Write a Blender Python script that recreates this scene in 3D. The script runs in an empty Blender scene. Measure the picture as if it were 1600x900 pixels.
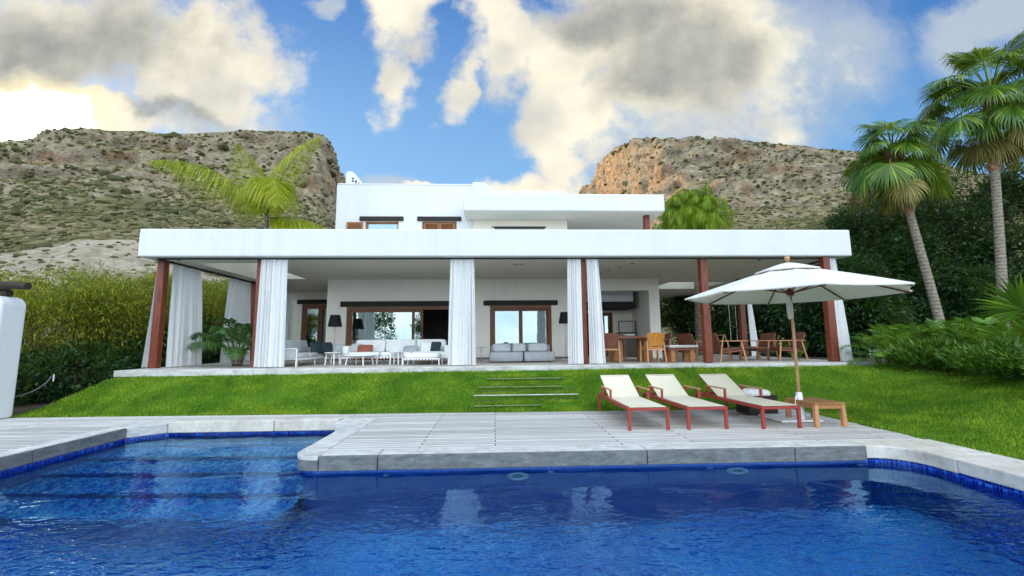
import bpy, bmesh, math, random
import numpy as np
from mathutils import Vector, Matrix, noise as mnoise

rng = np.random.default_rng(7)
random.seed(7)
scene = bpy.context.scene
COL = scene.collection
PI = math.pi
rad = math.radians

# ------------------------------------------------------------------ camera
CAM_H, FOC = 1.47, 680.0           # eye height over the deck, focal length in pixels of a 1600 px wide picture


def camera_axes(pitch=7.1, yaw=2.3, roll=0.5):
    p, y, r = rad(pitch), rad(yaw), rad(roll)
    fw = np.array([math.sin(y) * math.cos(p), math.cos(y) * math.cos(p), math.sin(p)])
    rt = np.array([math.cos(y), -math.sin(y), 0.0])
    up = np.cross(rt, fw)
    return rt * math.cos(r) - up * math.sin(r), up * math.cos(r) + rt * math.sin(r), fw


RT, UP, FW = camera_axes()


def ray(px, py):
    return FW + RT * (px - 800) / FOC + UP * (450 - py) / FOC


def at_y(px, py, Y):
    d = ray(px, py)
    return np.array([0, 0, CAM_H]) + d * (Y / d[1])


def at_z(px, py, Z):
    d = ray(px, py)
    return np.array([0, 0, CAM_H]) + d * ((Z - CAM_H) / d[2])


cam_data = bpy.data.cameras.new('camera')
cam = bpy.data.objects.new('camera', cam_data)
COL.objects.link(cam)
cam_data.sensor_width = 36
cam_data.lens = 36 * FOC / 1600
cam_data.clip_start = 0.05
cam_data.clip_end = 8000
M = Matrix(((RT[0], UP[0], -FW[0], 0), (RT[1], UP[1], -FW[1], 0), (RT[2], UP[2], -FW[2], CAM_H), (0, 0, 0, 1)))
cam.matrix_world = M
scene.camera = cam


# ------------------------------------------------------------------ object helpers
def tag(o, label=None, cat=None, group=None, kind=None):
    if label: o['label'] = label
    if cat: o['category'] = cat
    if group: o['group'] = group
    if kind: o['kind'] = kind
    return o


def empty(name, loc=(0, 0, 0), rz=0.0):
    o = bpy.data.objects.new(name, None)
    COL.objects.link(o)
    o.empty_display_size = 0.2
    o.location = loc
    o.rotation_euler = (0, 0, rz)
    return o


def thing(name, label, cat, loc=(0, 0, 0), rz=0.0, group=None):
    return tag(empty(name, loc, rz), label, cat, group)


def link(name, me, mat=None, parent=None):
    o = bpy.data.objects.new(name, me)
    COL.objects.link(o)
    if mat and not me.materials: me.materials.append(mat)
    if parent: o.parent = parent
    return o


def copy_tree(o, parent=None):
    c = o.copy()
    COL.objects.link(c)
    c.parent = parent
    for ch in list(o.children):
        copy_tree(ch, c)
    return c


def mesh_np(name, V, F, mat=None, parent=None, smooth=False):
    """V (n,3) array, F (m,k) array of same-size faces"""
    V = np.asarray(V, np.float32); F = np.asarray(F, np.int32)
    me = bpy.data.meshes.new(name)
    m, k = F.shape
    me.vertices.add(len(V)); me.vertices.foreach_set('co', V.ravel())
    me.loops.add(m * k); me.loops.foreach_set('vertex_index', F.ravel())
    me.polygons.add(m); me.polygons.foreach_set('loop_start', np.arange(0, m * k, k, dtype=np.int32))
    me.polygons.foreach_set('use_smooth', np.full(m, smooth))
    me.update(calc_edges=True)
    return link(name, me, mat, parent)


class MB:
    """collects shapes, then builds ONE mesh object"""
    def __init__(s): s.v, s.f = [], []

    def add(s, V, F):
        b = len(s.v)
        s.v += [tuple(map(float, p)) for p in V]
        s.f += [tuple(b + i for i in f) for f in F]
        return s

    def box(s, a, b, rz=0, c=None):
        x0, y0, z0 = a; x1, y1, z1 = b
        V = [(x0, y0, z0), (x1, y0, z0), (x1, y1, z0), (x0, y1, z0), (x0, y0, z1), (x1, y0, z1), (x1, y1, z1), (x0, y1, z1)]
        return s.add(V, [(3, 2, 1, 0), (4, 5, 6, 7), (0, 1, 5, 4), (1, 2, 6, 5), (2, 3, 7, 6), (3, 0, 4, 7)])

    def bar(s, p, q, w, h, w2=None, h2=None):
        """tapered rectangular bar from p to q; w across, h in the up-ish direction"""
        p, q = Vector(p), Vector(q)
        d = (q - p).normalized()
        up = Vector((0, 0, 1)) if abs(d.z) < 0.9 else Vector((0, 1, 0))
        x = d.cross(up).normalized(); y = x.cross(d).normalized()
        w2 = w if w2 is None else w2; h2 = h if h2 is None else h2
        V = []
        for c, a, b in ((p, w, h), (q, w2, h2)):
            for i, j in ((-1, -1), (1, -1), (1, 1), (-1, 1)):
                V.append(c + x * (i * a / 2) + y * (j * b / 2))
        return s.add(V, [(0, 1, 2, 3), (7, 6, 5, 4), (0, 4, 5, 1), (1, 5, 6, 2), (2, 6, 7, 3), (3, 7, 4, 0)])

    def tube(s, pts, r, n=8, cap=True):
        pts = [Vector(p) for p in pts]
        rs = r if hasattr(r, '__len__') else [r] * len(pts)
        V, F = [], []
        ref = None
        for i, p in enumerate(pts):
            d = (pts[min(i + 1, len(pts) - 1)] - pts[max(i - 1, 0)]).normalized()
            if ref is None:
                ref = d.orthogonal().normalized()
            ref = (ref - d * ref.dot(d)).normalized()
            b = d.cross(ref)
            for k in range(n):
                a = 2 * PI * k / n
                V.append(p + (ref * math.cos(a) + b * math.sin(a)) * rs[i])
        for i in range(len(pts) - 1):
            for k in range(n):
                a, b2 = i * n + k, i * n + (k + 1) % n
                F.append((a, b2, b2 + n, a + n))
        if cap:
            F.append(tuple(range(n - 1, -1, -1)))
            F.append(tuple((len(pts) - 1) * n + k for k in range(n)))
        return s.add(V, F)

    def lathe(s, prof, c=(0, 0, 0), n=24):
        """prof: list of (r, z)"""
        V, F = [], []
        for r, z in prof:
            for k in range(n):
                a = 2 * PI * k / n
                V.append((c[0] + r * math.cos(a), c[1] + r * math.sin(a), c[2] + z))
        for i in range(len(prof) - 1):
            for k in range(n):
                a, b = i * n + k, i * n + (k + 1) % n
                F.append((a, b, b + n, a + n))
        F.append(tuple(range(n - 1, -1, -1)))
        F.append(tuple((len(prof) - 1) * n + k for k in range(n)))
        return s.add(V, F)

    def prism(s, poly, z0, z1):
        n = len(poly)
        V = [(x, y, z0) for x, y in poly] + [(x, y, z1) for x, y in poly]
        F = [tuple(range(n - 1, -1, -1)), tuple(range(n, 2 * n))]
        F += [(i, (i + 1) % n, n + (i + 1) % n, n + i) for i in range(n)]
        return s.add(V, F)

    def prism_y(s, poly, y0, y1):
        """outline in x,z extruded along y"""
        n = len(poly)
        V = [(x, y0, z) for x, z in poly] + [(x, y1, z) for x, z in poly]
        F = [tuple(range(n)), tuple(range(2 * n - 1, n - 1, -1))]
        F += [(i, n + i, n + (i + 1) % n, (i + 1) % n) for i in range(n)]
        return s.add(V, F)

    def cushion(s, c, size, e=0.30, rz=0, rx=0, ry=0, n=10, puff=0.0):
        """rounded box; puff > 0 pinches the rim like a throw pillow"""
        sx, sy, sz = [q / 2 for q in size]
        R = Matrix.Rotation(rz, 3, 'Z') @ Matrix.Rotation(ry, 3, 'Y') @ Matrix.Rotation(rx, 3, 'X')
        V, F = [], []
        nu, nv = 2 * n, n
        sg = lambda t, p: math.copysign(abs(t) ** p, t)
        for j in range(nv + 1):
            ph = -PI / 2 + PI * j / nv
            for i in range(nu):
                th = 2 * PI * i / nu
                x = sg(math.cos(ph), e) * sg(math.cos(th), e)
                y = sg(math.cos(ph), e) * sg(math.sin(th), e)
                z = sg(math.sin(ph), e if not puff else 0.8)
                if puff:
                    rr = max(abs(x), abs(y))
                    z *= (1 - puff * rr ** 3)
                    k = 1 - 0.08 * (1 - abs(x * y))
                    x *= k; y *= k
                V.append(Vector(c) + R @ Vector((x * sx, y * sy, z * sz)))
        for j in range(nv):
            for i in range(nu):
                a, b = j * nu + i, j * nu + (i + 1) % nu
                F.append((a, b, b + nu, a + nu))
        return s.add(V, F)

    def build(s, name, mat=None, parent=None, smooth=False, bevel=0.0, seg=2, auto=False):
        me = bpy.data.meshes.new(name)
        me.from_pydata(s.v, [], s.f)
        bm = bmesh.new(); bm.from_mesh(me)
        bmesh.ops.recalc_face_normals(bm, faces=bm.faces)
        bm.to_mesh(me); bm.free()
        if smooth:
            me.polygons.foreach_set('use_smooth', [True] * len(me.polygons))
            if auto:
                me.set_sharp_from_angle(angle=rad(40))
        o = link(name, me, mat, parent)
        if bevel:
            m = o.modifiers.new('edge', 'BEVEL'); m.width = bevel; m.segments = seg; m.limit_method = 'ANGLE'
            m.angle_limit = rad(40)
        return o


def unit(a):
    a = np.asarray(a, float)
    return a / np.maximum(np.linalg.norm(a, axis=-1, keepdims=True), 1e-9)


def leaf_arrays(C, D, Nn, L, W, droop=0.0, mid=0.45):
    """rhombic leaves: base C, direction D, face normal Nn, length L, width W -> V, F (two triangles-worth quad)"""
    C = np.asarray(C, float); D = unit(D)
    S = unit(np.cross(D, Nn))
    n = len(C)
    L = np.broadcast_to(np.asarray(L, float), (n,))[:, None]; W = np.broadcast_to(np.asarray(W, float), (n,))[:, None]
    V = np.empty((n, 4, 3))
    V[:, 0] = C
    V[:, 1] = C + D * L * mid + S * W / 2
    V[:, 2] = C + D * L; V[:, 2, 2] -= droop * L[:, 0]
    V[:, 3] = C + D * L * mid - S * W / 2
    F = np.arange(4 * n).reshape(n, 4)
    return V.reshape(-1, 3), F


def cat_mesh(parts):
    Vs, Fs, b = [], [], 0
    for V, F in parts:
        Vs.append(V); Fs.append(F + b); b += len(V)
    return np.concatenate(Vs), np.concatenate(Fs)


def bez(p0, p1, p2, p3, n):
    t = np.linspace(0, 1, n)[:, None]
    p0, p1, p2, p3 = [np.asarray(p, float) for p in (p0, p1, p2, p3)]
    return (1 - t) ** 3 * p0 + 3 * (1 - t) ** 2 * t * p1 + 3 * (1 - t) * t * t * p2 + t ** 3 * p3


def smooth01(x, a=0.0, b=1.0):
    t = np.clip((np.asarray(x, float) - a) / (b - a), 0, 1)
    return t * t * (3 - 2 * t)

# ------------------------------------------------------------------ node helpers and materials
class Nd:
    """a socket with arithmetic"""
    def __init__(s, nt, sock): s.nt, s.s = nt, sock

    def _m(s, op, *a, clamp=False):
        n = s.nt.nodes.new('ShaderNodeMath'); n.operation = op; n.use_clamp = clamp
        for i, q in enumerate((s,) + a):
            if isinstance(q, Nd): s.nt.links.new(q.s, n.inputs[i])
            else: n.inputs[i].default_value = q
        return Nd(s.nt, n.outputs[0])
    def __add__(s, o): return s._m('ADD', o)
    __radd__ = __add__
    def __sub__(s, o): return s._m('SUBTRACT', o)
    def __rsub__(s, o): return (s * -1) + o
    def __mul__(s, o): return s._m('MULTIPLY', o)
    __rmul__ = __mul__
    def __truediv__(s, o): return s._m('DIVIDE', o)
    def max(s, o): return s._m('MAXIMUM', o)
    def min(s, o): return s._m('MINIMUM', o)
    def pow(s, o): return s._m('POWER', o)
    def sqrt(s): return s._m('SQRT')
    def floor(s): return s._m('FLOOR')
    def frac(s): return s._m('FRACT')
    def gt(s, o): return s._m('GREATER_THAN', o)
    def lt(s, o): return s._m('LESS_THAN', o)
    def clamp(s): return s._m('ADD', 0.0, clamp=True)
    def ss(s, a, b, c=0.0, d=1.0):
        n = s.nt.nodes.new('ShaderNodeMapRange'); n.interpolation_type = 'SMOOTHSTEP'
        s.nt.links.new(s.s, n.inputs[0])
        for i, q in zip((1, 2, 3, 4), (a, b, c, d)): n.inputs[i].default_value = q
        return Nd(s.nt, n.outputs[0])


class Mat:
    def __init__(s, name):
        s.m = bpy.data.materials.new(name); s.m.use_nodes = True
        s.nt = s.m.node_tree; s.nt.nodes.clear()
        s.out = s.new('OutputMaterial')

    def new(s, t): return s.nt.nodes.new('ShaderNode' + t)
    def link(s, a, b): s.nt.links.new(a.s if isinstance(a, Nd) else a, b)

    def coord(s, kind='Object', scale=(1, 1, 1)):
        tc = s.new('TexCoord'); mp = s.new('Mapping'); mp.inputs['Scale'].default_value = scale
        s.link(tc.outputs[kind], mp.inputs['Vector'])
        return mp.outputs[0]

    def wpos(s, scale=(1, 1, 1)):
        g = s.new('NewGeometry'); mp = s.new('Mapping'); mp.inputs['Scale'].default_value = scale
        s.link(g.outputs['Position'], mp.inputs['Vector'])
        return mp.outputs[0]

    def noise(s, vec, scale=5, detail=4, rough=0.55, dist=0.0):
        n = s.new('TexNoise'); n.inputs['Scale'].default_value = scale; n.inputs['Detail'].default_value = detail
        n.inputs['Roughness'].default_value = rough; n.inputs['Distortion'].default_value = dist
        s.link(vec, n.inputs['Vector'])
        return Nd(s.nt, n.outputs['Fac'])

    def ramp(s, fac, stops):
        r = s.new('ValToRGB'); e = r.color_ramp.elements
        while len(e) < len(stops): e.new(0.5)
        for q, (p, c) in zip(e, stops):
            q.position = p; q.color = tuple(c) + (1,)
        s.link(fac, r.inputs[0])
        return r.outputs[0]

    def mix(s, fac, a, b, blend='MIX'):
        n = s.new('Mix'); n.data_type = 'RGBA'; n.blend_type = blend
        for q, i in ((fac, 0), (a, 6), (b, 7)):
            if isinstance(q, Nd): s.link(q.s, n.inputs[i])
            elif hasattr(q, 'is_output'): s.link(q, n.inputs[i])
            elif i == 0: n.inputs[0].default_value = q
            else: n.inputs[i].default_value = tuple(q) + (1,)
        return n.outputs[2]

    def bump(s, h, strength=0.3, dist=0.02):
        b = s.new('Bump'); b.inputs['Strength'].default_value = strength; b.inputs['Distance'].default_value = dist
        s.link(h, b.inputs['Height'])
        return b.outputs[0]

    def pbr(s, col, rough=0.6, metal=0.0, spec=0.5, normal=None, **kw):
        p = s.new('BsdfPrincipled')
        if isinstance(col, tuple): p.inputs['Base Color'].default_value = col + (1,)
        else: s.link(col, p.inputs['Base Color'])
        if isinstance(rough, (int, float)): p.inputs['Roughness'].default_value = rough
        else: s.link(rough, p.inputs['Roughness'])
        p.inputs['Metallic'].default_value = metal
        p.inputs['Specular IOR Level'].default_value = spec
        if normal is not None: s.link(normal, p.inputs['Normal'])
        for k, v in kw.items(): p.inputs[k].default_value = v
        s.link(p.outputs[0], s.out.inputs[0])
        return p


def mul(c, k): return tuple(min(1.0, q * k) for q in c)


def m_plain(name, col, rough=0.6, var=0.12, scale=6, bump=0.15, bscale=60, metal=0.0, spec=0.4, stretch=(1, 1, 1), world=False, bdist=0.01):
    a = Mat(name)
    v = a.wpos(stretch) if world else a.coord('Object', stretch)
    n = a.noise(v, scale, 5)
    c = a.ramp(n, [(0.25, mul(col, 1 - var)), (0.75, mul(col, 1 + var))])
    nm = a.bump(a.noise(v, bscale, 3), bump, bdist) if bump else None
    a.pbr(c, rough, metal, spec, nm)
    return a.m


def m_wood(name, col, axis='X', rough=0.55, contrast=0.35, bump=0.2):
    st = {'X': (1.2, 14, 14), 'Y': (14, 1.2, 14), 'Z': (14, 14, 1.2)}[axis]
    a = Mat(name)
    v = a.coord('Object', st)
    n = a.noise(v, 2.2, 6, 0.6, 0.6)
    n2 = a.noise(a.coord('Object'), 2.0, 3)
    c = a.ramp(n, [(0.28, mul(col, 1 - contrast)), (0.5, col), (0.75, mul(col, 1 + contrast))])
    c = a.mix(n2.ss(0.45, 0.75, 0, 0.35), c, mul(col, 0.6))
    a.pbr(c, rough, 0, 0.4, a.bump(n, bump, 0.01))
    return a.m


def m_leaf(name, c0, c1, c2, trans=0.35, rough=0.45, spec=0.35, big_scale=0.9, big_amt=0.5):
    """leaves: every leaf an island with its own tone, part of the light passing through"""
    a = Mat(name)
    g = a.new('NewGeometry')
    rnd = Nd(a.nt, g.outputs['Random Per Island'])
    big = a.noise(a.wpos(), big_scale, 3)
    f = (rnd * 0.65 + (big - 0.5) * big_amt + 0.18).clamp()
    c = a.ramp(f, [(0.1, c0), (0.5, c1), (0.92, c2)])
    p = a.new('BsdfPrincipled'); a.link(c, p.inputs['Base Color'])
    p.inputs['Roughness'].default_value = rough; p.inputs['Specular IOR Level'].default_value = spec
    t = a.new('BsdfTranslucent'); a.link(a.mix(0.3, c, (0.5, 0.6, 0.05)), t.inputs['Color'])
    mx = a.new('MixShader'); mx.inputs[0].default_value = trans
    a.link(p.outputs[0], mx.inputs[1]); a.link(t.outputs[0], mx.inputs[2]); a.link(mx.outputs[0], a.out.inputs[0])
    return a.m


MT = {}


def m_stucco(name, col, warm=0.0):
    a = Mat(name)
    v = a.wpos()
    big = a.noise(v, 0.35, 5, 0.6); streak = a.noise(a.wpos((3.0, 3.0, 0.25)), 1.4, 4)
    fine = a.noise(v, 55, 4, 0.6); wave = a.noise(v, 2.2, 3)
    c = a.ramp(big * 0.6 + streak * 0.4, [(0.34, mul(col, 0.90)), (0.50, mul(col, 0.975)), (0.62, col)])
    h = fine * 0.3 + wave * 1.2
    a.pbr(c, 0.85, 0, 0.2, a.bump(h, 0.35, 0.03))
    return a.m


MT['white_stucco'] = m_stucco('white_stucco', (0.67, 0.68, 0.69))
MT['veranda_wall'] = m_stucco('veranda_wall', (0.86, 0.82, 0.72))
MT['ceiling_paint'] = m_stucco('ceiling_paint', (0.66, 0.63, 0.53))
MT['rust_wood'] = m_wood('rust_red_timber', (0.165, 0.038, 0.017), 'Z', 0.45, 0.6)
MT['dark_beam'] = m_wood('charred_beam', (0.022, 0.017, 0.014), 'X', 0.75)
MT['door_wood'] = m_wood('door_timber', (0.19, 0.075, 0.028), 'Z', 0.45, 0.3)
MT['shutter_wood'] = m_wood('shutter_timber', (0.30, 0.13, 0.05), 'X', 0.5, 0.3)
MT['teak'] = m_wood('teak', (0.36, 0.16, 0.055), 'X', 0.55, 0.4)
MT['teak_pale'] = m_wood('pale_teak', (0.48, 0.24, 0.11), 'Z', 0.5, 0.3)
MT['orange_ply'] = m_wood('orange_ply', (0.46, 0.19, 0.035), 'Z', 0.35, 0.3)
MT['pole_wood'] = m_wood('varnished_pole', (0.44, 0.26, 0.12), 'Z', 0.45, 0.25)
MT['brown_wood'] = m_wood('brown_wood', (0.17, 0.062, 0.034), 'X', 0.5, 0.4)
MT['red_metal'] = m_plain('red_metal', (0.30, 0.040, 0.030), 0.42, 0.08, 8, 0.03, 200)
MT['white_metal'] = m_plain('white_metal', (0.80, 0.80, 0.80), 0.35, 0.03, 5, 0)
MT['black_metal'] = m_plain('black_metal', (0.012, 0.012, 0.013), 0.5, 0.1, 5, 0)
MT['steel'] = m_plain('brushed_steel', (0.45, 0.46, 0.47), 0.35, 0.1, 9, 0.05, 120, metal=0.8)
MT['white_fabric'] = m_plain('white_fabric', (0.76, 0.76, 0.74), 0.9, 0.06, 4, 0.35, 140, spec=0.1)
MT['sling'] = m_plain('beige_sling', (0.72, 0.66, 0.50), 0.8, 0.05, 3, 0.35, 260, spec=0.15)
MT['grey_fabric'] = m_plain('grey_fabric', (0.36, 0.37, 0.39), 0.92, 0.1, 5, 0.4, 150, spec=0.1)
MT['pale_grey_fabric'] = m_plain('pale_grey_fabric', (0.50, 0.52, 0.53), 0.92, 0.08, 5, 0.4, 150, spec=0.1)
MT['dark_fabric'] = m_plain('petrol_fabric', (0.035, 0.055, 0.062), 0.9, 0.2, 8, 0.4, 120, spec=0.1)
MT['rust_fabric'] = m_plain('rust_fabric', (0.30, 0.10, 0.065), 0.9, 0.2, 8, 0.4, 120, spec=0.1)
MT['black_shade'] = m_plain('black_shade', (0.010, 0.010, 0.012), 0.8, 0.1, 8, 0.2, 120)
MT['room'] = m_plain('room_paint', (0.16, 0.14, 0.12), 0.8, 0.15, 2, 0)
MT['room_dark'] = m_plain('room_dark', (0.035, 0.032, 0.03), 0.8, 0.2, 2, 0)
MT['white_plastic'] = m_plain('white_plastic', (0.78, 0.79, 0.80), 0.5, 0.04, 6, 0)
MT['rope'] = m_plain('white_rope', (0.70, 0.68, 0.62), 0.9, 0.1, 30, 0.4, 120)
MT['wicker'] = m_plain('dark_wicker', (0.040, 0.022, 0.016), 0.6, 0.6, 60, 0.9, 70, stretch=(1, 1, 2.2), bdist=0.02)
MT['rock'] = m_plain('grey_rock', (0.17, 0.16, 0.145), 0.9, 0.4, 6, 0.7, 18, bdist=0.05)
MT['mossy_step'] = m_plain('mossy_step_stone', (0.17, 0.19, 0.09), 0.95, 0.5, 7, 0.5, 40, world=True)
MT['soil'] = m_plain('garden_soil', (0.055, 0.042, 0.028), 0.95, 0.4, 3, 0.6, 20, world=True, bdist=0.05)
MT['log'] = m_wood('weathered_log', (0.035, 0.022, 0.016), 'X', 0.8, 0.5, 0.5)
MT['coping'] = None


def build_special():
    # veranda floor: large pale stone tiles
    a = Mat('stone_tile_floor')
    b = a.new('TexBrick'); a.link(a.wpos(), b.inputs['Vector'])
    for k, v in (('Scale', 1.0), ('Mortar Size', 0.008), ('Brick Width', 0.9), ('Row Height', 0.6)): b.inputs[k].default_value = v
    b.inputs['Color1'].default_value = (0.58, 0.53, 0.47, 1); b.inputs['Color2'].default_value = (0.52, 0.47, 0.41, 1); b.inputs['Mortar'].default_value = (0.28, 0.25, 0.22, 1)
    n = a.noise(a.wpos(), 3, 5)
    c = a.mix(n.ss(0.3, 0.7, 0, 0.35), b.outputs['Color'], (0.36, 0.31, 0.26))
    a.pbr(c, 0.5, 0, 0.4); MT['floor'] = a.m
    # terrace edge stone
    a = Mat('terrace_edge_stone')
    n = a.noise(a.wpos((1, 1, 3)), 2.5, 6, 0.65); n2 = a.noise(a.wpos(), 30, 4)
    c = a.ramp(n, [(0.3, (0.30, 0.29, 0.27)), (0.5, (0.50, 0.49, 0.46)), (0.7, (0.66, 0.65, 0.62))])
    a.pbr(c, 0.85, 0, 0.2, a.bump(n2, 0.4, 0.02)); MT['edge_stone'] = a.m
    # weathered deck boards
    a = Mat('silvered_deck_boards')
    b = a.new('TexBrick'); a.link(a.wpos(), b.inputs['Vector']); b.offset = 0.37; b.offset_frequency = 2
    for k, v in (('Scale', 1.0), ('Mortar Size', 0.009), ('Mortar Smooth', 0.2), ('Brick Width', 2.9), ('Row Height', 0.118)): b.inputs[k].default_value = v
    b.inputs['Color1'].default_value = (0.74, 0.71, 0.665, 1); b.inputs['Color2'].default_value = (0.47, 0.445, 0.41, 1); b.inputs['Mortar'].default_value = (0.055, 0.05, 0.045, 1)
    gr = a.noise(a.wpos((1.3, 38, 38)), 1.6, 6, 0.62, 0.3)
    st = a.noise(a.wpos(), 0.8, 6, 0.65)
    c = a.mix(gr.ss(0.40, 0.72, 0, 0.55), b.outputs['Color'], (0.25, 0.235, 0.22))
    c = a.mix(st.ss(0.45, 0.75, 0, 0.40), c, (0.34, 0.325, 0.30))
    h = gr * 0.35 - Nd(a.nt, b.outputs['Fac']) * 1.0
    a.pbr(c, 0.8, 0, 0.25, a.bump(h, 0.6, 0.012)); MT['deck'] = a.m
    # coping planks
    a = Mat('weathered_coping')
    gr = a.noise(a.wpos((3.0, 3.0, 9)), 2.0, 7, 0.68, 0.4); st = a.noise(a.wpos((1, 1, 2)), 1.5, 6, 0.7)
    c = a.ramp(gr, [(0.25, (0.075, 0.08, 0.078)), (0.5, (0.145, 0.15, 0.147)), (0.75, (0.235, 0.237, 0.23))])
    c = a.mix(st.ss(0.5, 0.72, 0, 0.6), c, (0.17, 0.165, 0.15))
    a.pbr(c, 0.8, 0, 0.25, a.bump(gr, 0.5, 0.02)); MT['coping'] = a.m
    a = Mat('silvered_coping_boards')
    gr = a.noise(a.wpos((2.0, 2.0, 9)), 2.4, 7, 0.68, 0.4); st = a.noise(a.wpos(), 1.2, 6, 0.7)
    c = a.ramp(gr, [(0.28, (0.33, 0.32, 0.305)), (0.5, (0.54, 0.525, 0.50)), (0.72, (0.70, 0.68, 0.65))])
    c = a.mix(st.ss(0.5, 0.72, 0, 0.45), c, (0.30, 0.285, 0.26))
    a.pbr(c, 0.8, 0, 0.25, a.bump(gr, 0.5, 0.02)); MT['coping_top'] = a.m
    a = Mat('pale_coping_stone')
    gr = a.noise(a.wpos(), 2.4, 7, 0.68, 0.4); st = a.noise(a.wpos(), 12, 5, 0.7)
    c = a.ramp(gr, [(0.28, (0.40, 0.36, 0.29)), (0.5, (0.56, 0.52, 0.45)), (0.72, (0.66, 0.63, 0.57))])
    c = a.mix(st.ss(0.52, 0.72, 0, 0.45), c, (0.30, 0.26, 0.20))
    a.pbr(c, 0.8, 0, 0.25, a.bump(st, 0.5, 0.02)); MT['coping_pale'] = a.m
    # mosaic of small blue glass tiles
    a = Mat('blue_glass_mosaic')
    g = a.new('NewGeometry'); sp = a.new('SeparateXYZ'); a.link(g.outputs['Position'], sp.inputs[0])
    T = 0.036
    xs = [Nd(a.nt, sp.outputs[i]) / T + 0.5 for i in range(3)]
    cb = a.new('CombineXYZ')
    for i in range(3): a.link(xs[i].floor(), cb.inputs[i])
    wn = a.new('TexWhiteNoise'); wn.noise_dimensions = '3D'; a.link(cb.outputs[0], wn.inputs['Vector'])
    r = Nd(a.nt, wn.outputs['Value'])
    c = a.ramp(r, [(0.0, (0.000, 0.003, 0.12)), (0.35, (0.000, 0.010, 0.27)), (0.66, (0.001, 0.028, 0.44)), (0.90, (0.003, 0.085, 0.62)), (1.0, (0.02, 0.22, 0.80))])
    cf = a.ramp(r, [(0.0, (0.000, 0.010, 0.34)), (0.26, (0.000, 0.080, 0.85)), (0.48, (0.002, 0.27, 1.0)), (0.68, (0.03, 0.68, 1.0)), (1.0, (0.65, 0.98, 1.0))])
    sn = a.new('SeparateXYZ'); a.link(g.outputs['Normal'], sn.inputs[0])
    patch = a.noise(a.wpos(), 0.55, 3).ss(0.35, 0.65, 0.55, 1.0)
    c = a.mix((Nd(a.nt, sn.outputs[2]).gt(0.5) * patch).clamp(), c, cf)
    grout = None
    for q in xs:
        e = q.frac(); e = (e.lt(0.09)).max(e.gt(0.91))
        grout = e if grout is None else grout.max(e)
    c = a.mix(grout * 0.7, c, (0.07, 0.17, 0.50))
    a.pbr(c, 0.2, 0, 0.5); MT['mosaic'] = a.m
    # pool water: rippled, clear
    a = Mat('pool_water')
    w1 = a.noise(a.wpos((1.0, 1.5, 1)), 1.5, 1, 0.4, 0.4); w2 = a.noise(a.wpos((1.0, 1.7, 1)), 6.0, 2, 0.5, 0.3)
    sp = a.new('SeparateXYZ'); a.link(a.wpos(), sp.inputs[0])
    w3 = a.noise(a.wpos((1, 1, 1)), 0.55, 2); near = Nd(a.nt, sp.outputs[1]).ss(5.0, 3.6, 0.15, 1.6) * Nd(a.nt, sp.outputs[0]).ss(-0.5, -3.5, 1.0, 1.7)
    w4 = a.noise(a.wpos((1.0, 1.4, 1)), 15.0, 2, 0.5, 0.2)
    h = w1 * 0.55 + (w2 * 0.75 + w4 * 0.16) * (w3.ss(0.35, 0.68, 0.45, 1.7) * near)
    nm = a.bump(h, 1.0, 0.036)
    fr = a.new('Fresnel'); fr.inputs[0].default_value = 1.62; a.link(nm, fr.inputs[1])
    rf = a.new('BsdfRefraction'); rf.inputs['IOR'].default_value = 1.33; rf.inputs['Roughness'].default_value = 0.0; rf.inputs['Color'].default_value = (0.60, 0.94, 1.0, 1); a.link(nm, rf.inputs['Normal'])
    gl = a.new('BsdfGlossy'); gl.inputs['Roughness'].default_value = 0.0; gl.inputs['Color'].default_value = (0.44, 0.76, 1.0, 1); a.link(nm, gl.inputs['Normal'])
    mx = a.new('MixShader'); a.link((Nd(a.nt, fr.outputs[0]) * 1.0).clamp(), mx.inputs[0]); a.link(rf.outputs[0], mx.inputs[1]); a.link(gl.outputs[0], mx.inputs[2]); a.link(mx.outputs[0], a.out.inputs[0])
    MT['water'] = a.m
    # window glass: reflects the sky, the dark room behind shows through
    a = Mat('window_glass')
    fr = a.new('Fresnel'); fr.inputs[0].default_value = 1.5
    fac = (Nd(a.nt, fr.outputs[0]) * 0.9 + 0.26).clamp()
    wob = a.bump(a.noise(a.wpos(), 1.3, 2), 0.06, 0.05)
    gl = a.new('BsdfGlossy'); gl.inputs['Roughness'].default_value = 0.0; gl.inputs['Color'].default_value = (0.80, 0.93, 0.95, 1); a.link(wob, gl.inputs['Normal'])
    tr = a.new('BsdfTransparent'); tr.inputs[0].default_value = (0.62, 0.72, 0.70, 1)
    mx = a.new('MixShader'); a.link(fac, mx.inputs[0]); a.link(tr.outputs[0], mx.inputs[1]); a.link(gl.outputs[0], mx.inputs[2])
    a.link(mx.outputs[0], a.out.inputs[0]); MT['glass'] = a.m
    # curtain cloth and parasol cloth: part of the light passes through
    for nm_, col, t in (('curtain', (0.90, 0.90, 0.90), 0.32), ('canopy', (0.87, 0.84, 0.77), 0.25)):
        a = Mat(nm_ + '_cloth')
        n = a.noise(a.coord(), 90, 3)
        d = a.new('BsdfDiffuse'); d.inputs[0].default_value = col + (1,); a.link(a.bump(n, 0.15, 0.004), d.inputs['Normal'])
        tl = a.new('BsdfTranslucent'); tl.inputs[0].default_value = mul(col, 0.95) + (1,)
        mx = a.new('MixShader'); mx.inputs[0].default_value = t
        a.link(d.outputs[0], mx.inputs[1]); a.link(tl.outputs[0], mx.inputs[2]); a.link(mx.outputs[0], a.out.inputs[0]); MT[nm_] = a.m
    # striped towel
    a = Mat('patterned_towel')
    vo = a.new('TexVoronoi'); vo.inputs['Scale'].default_value = 28; a.link(a.coord(), vo.inputs['Vector'])
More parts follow.
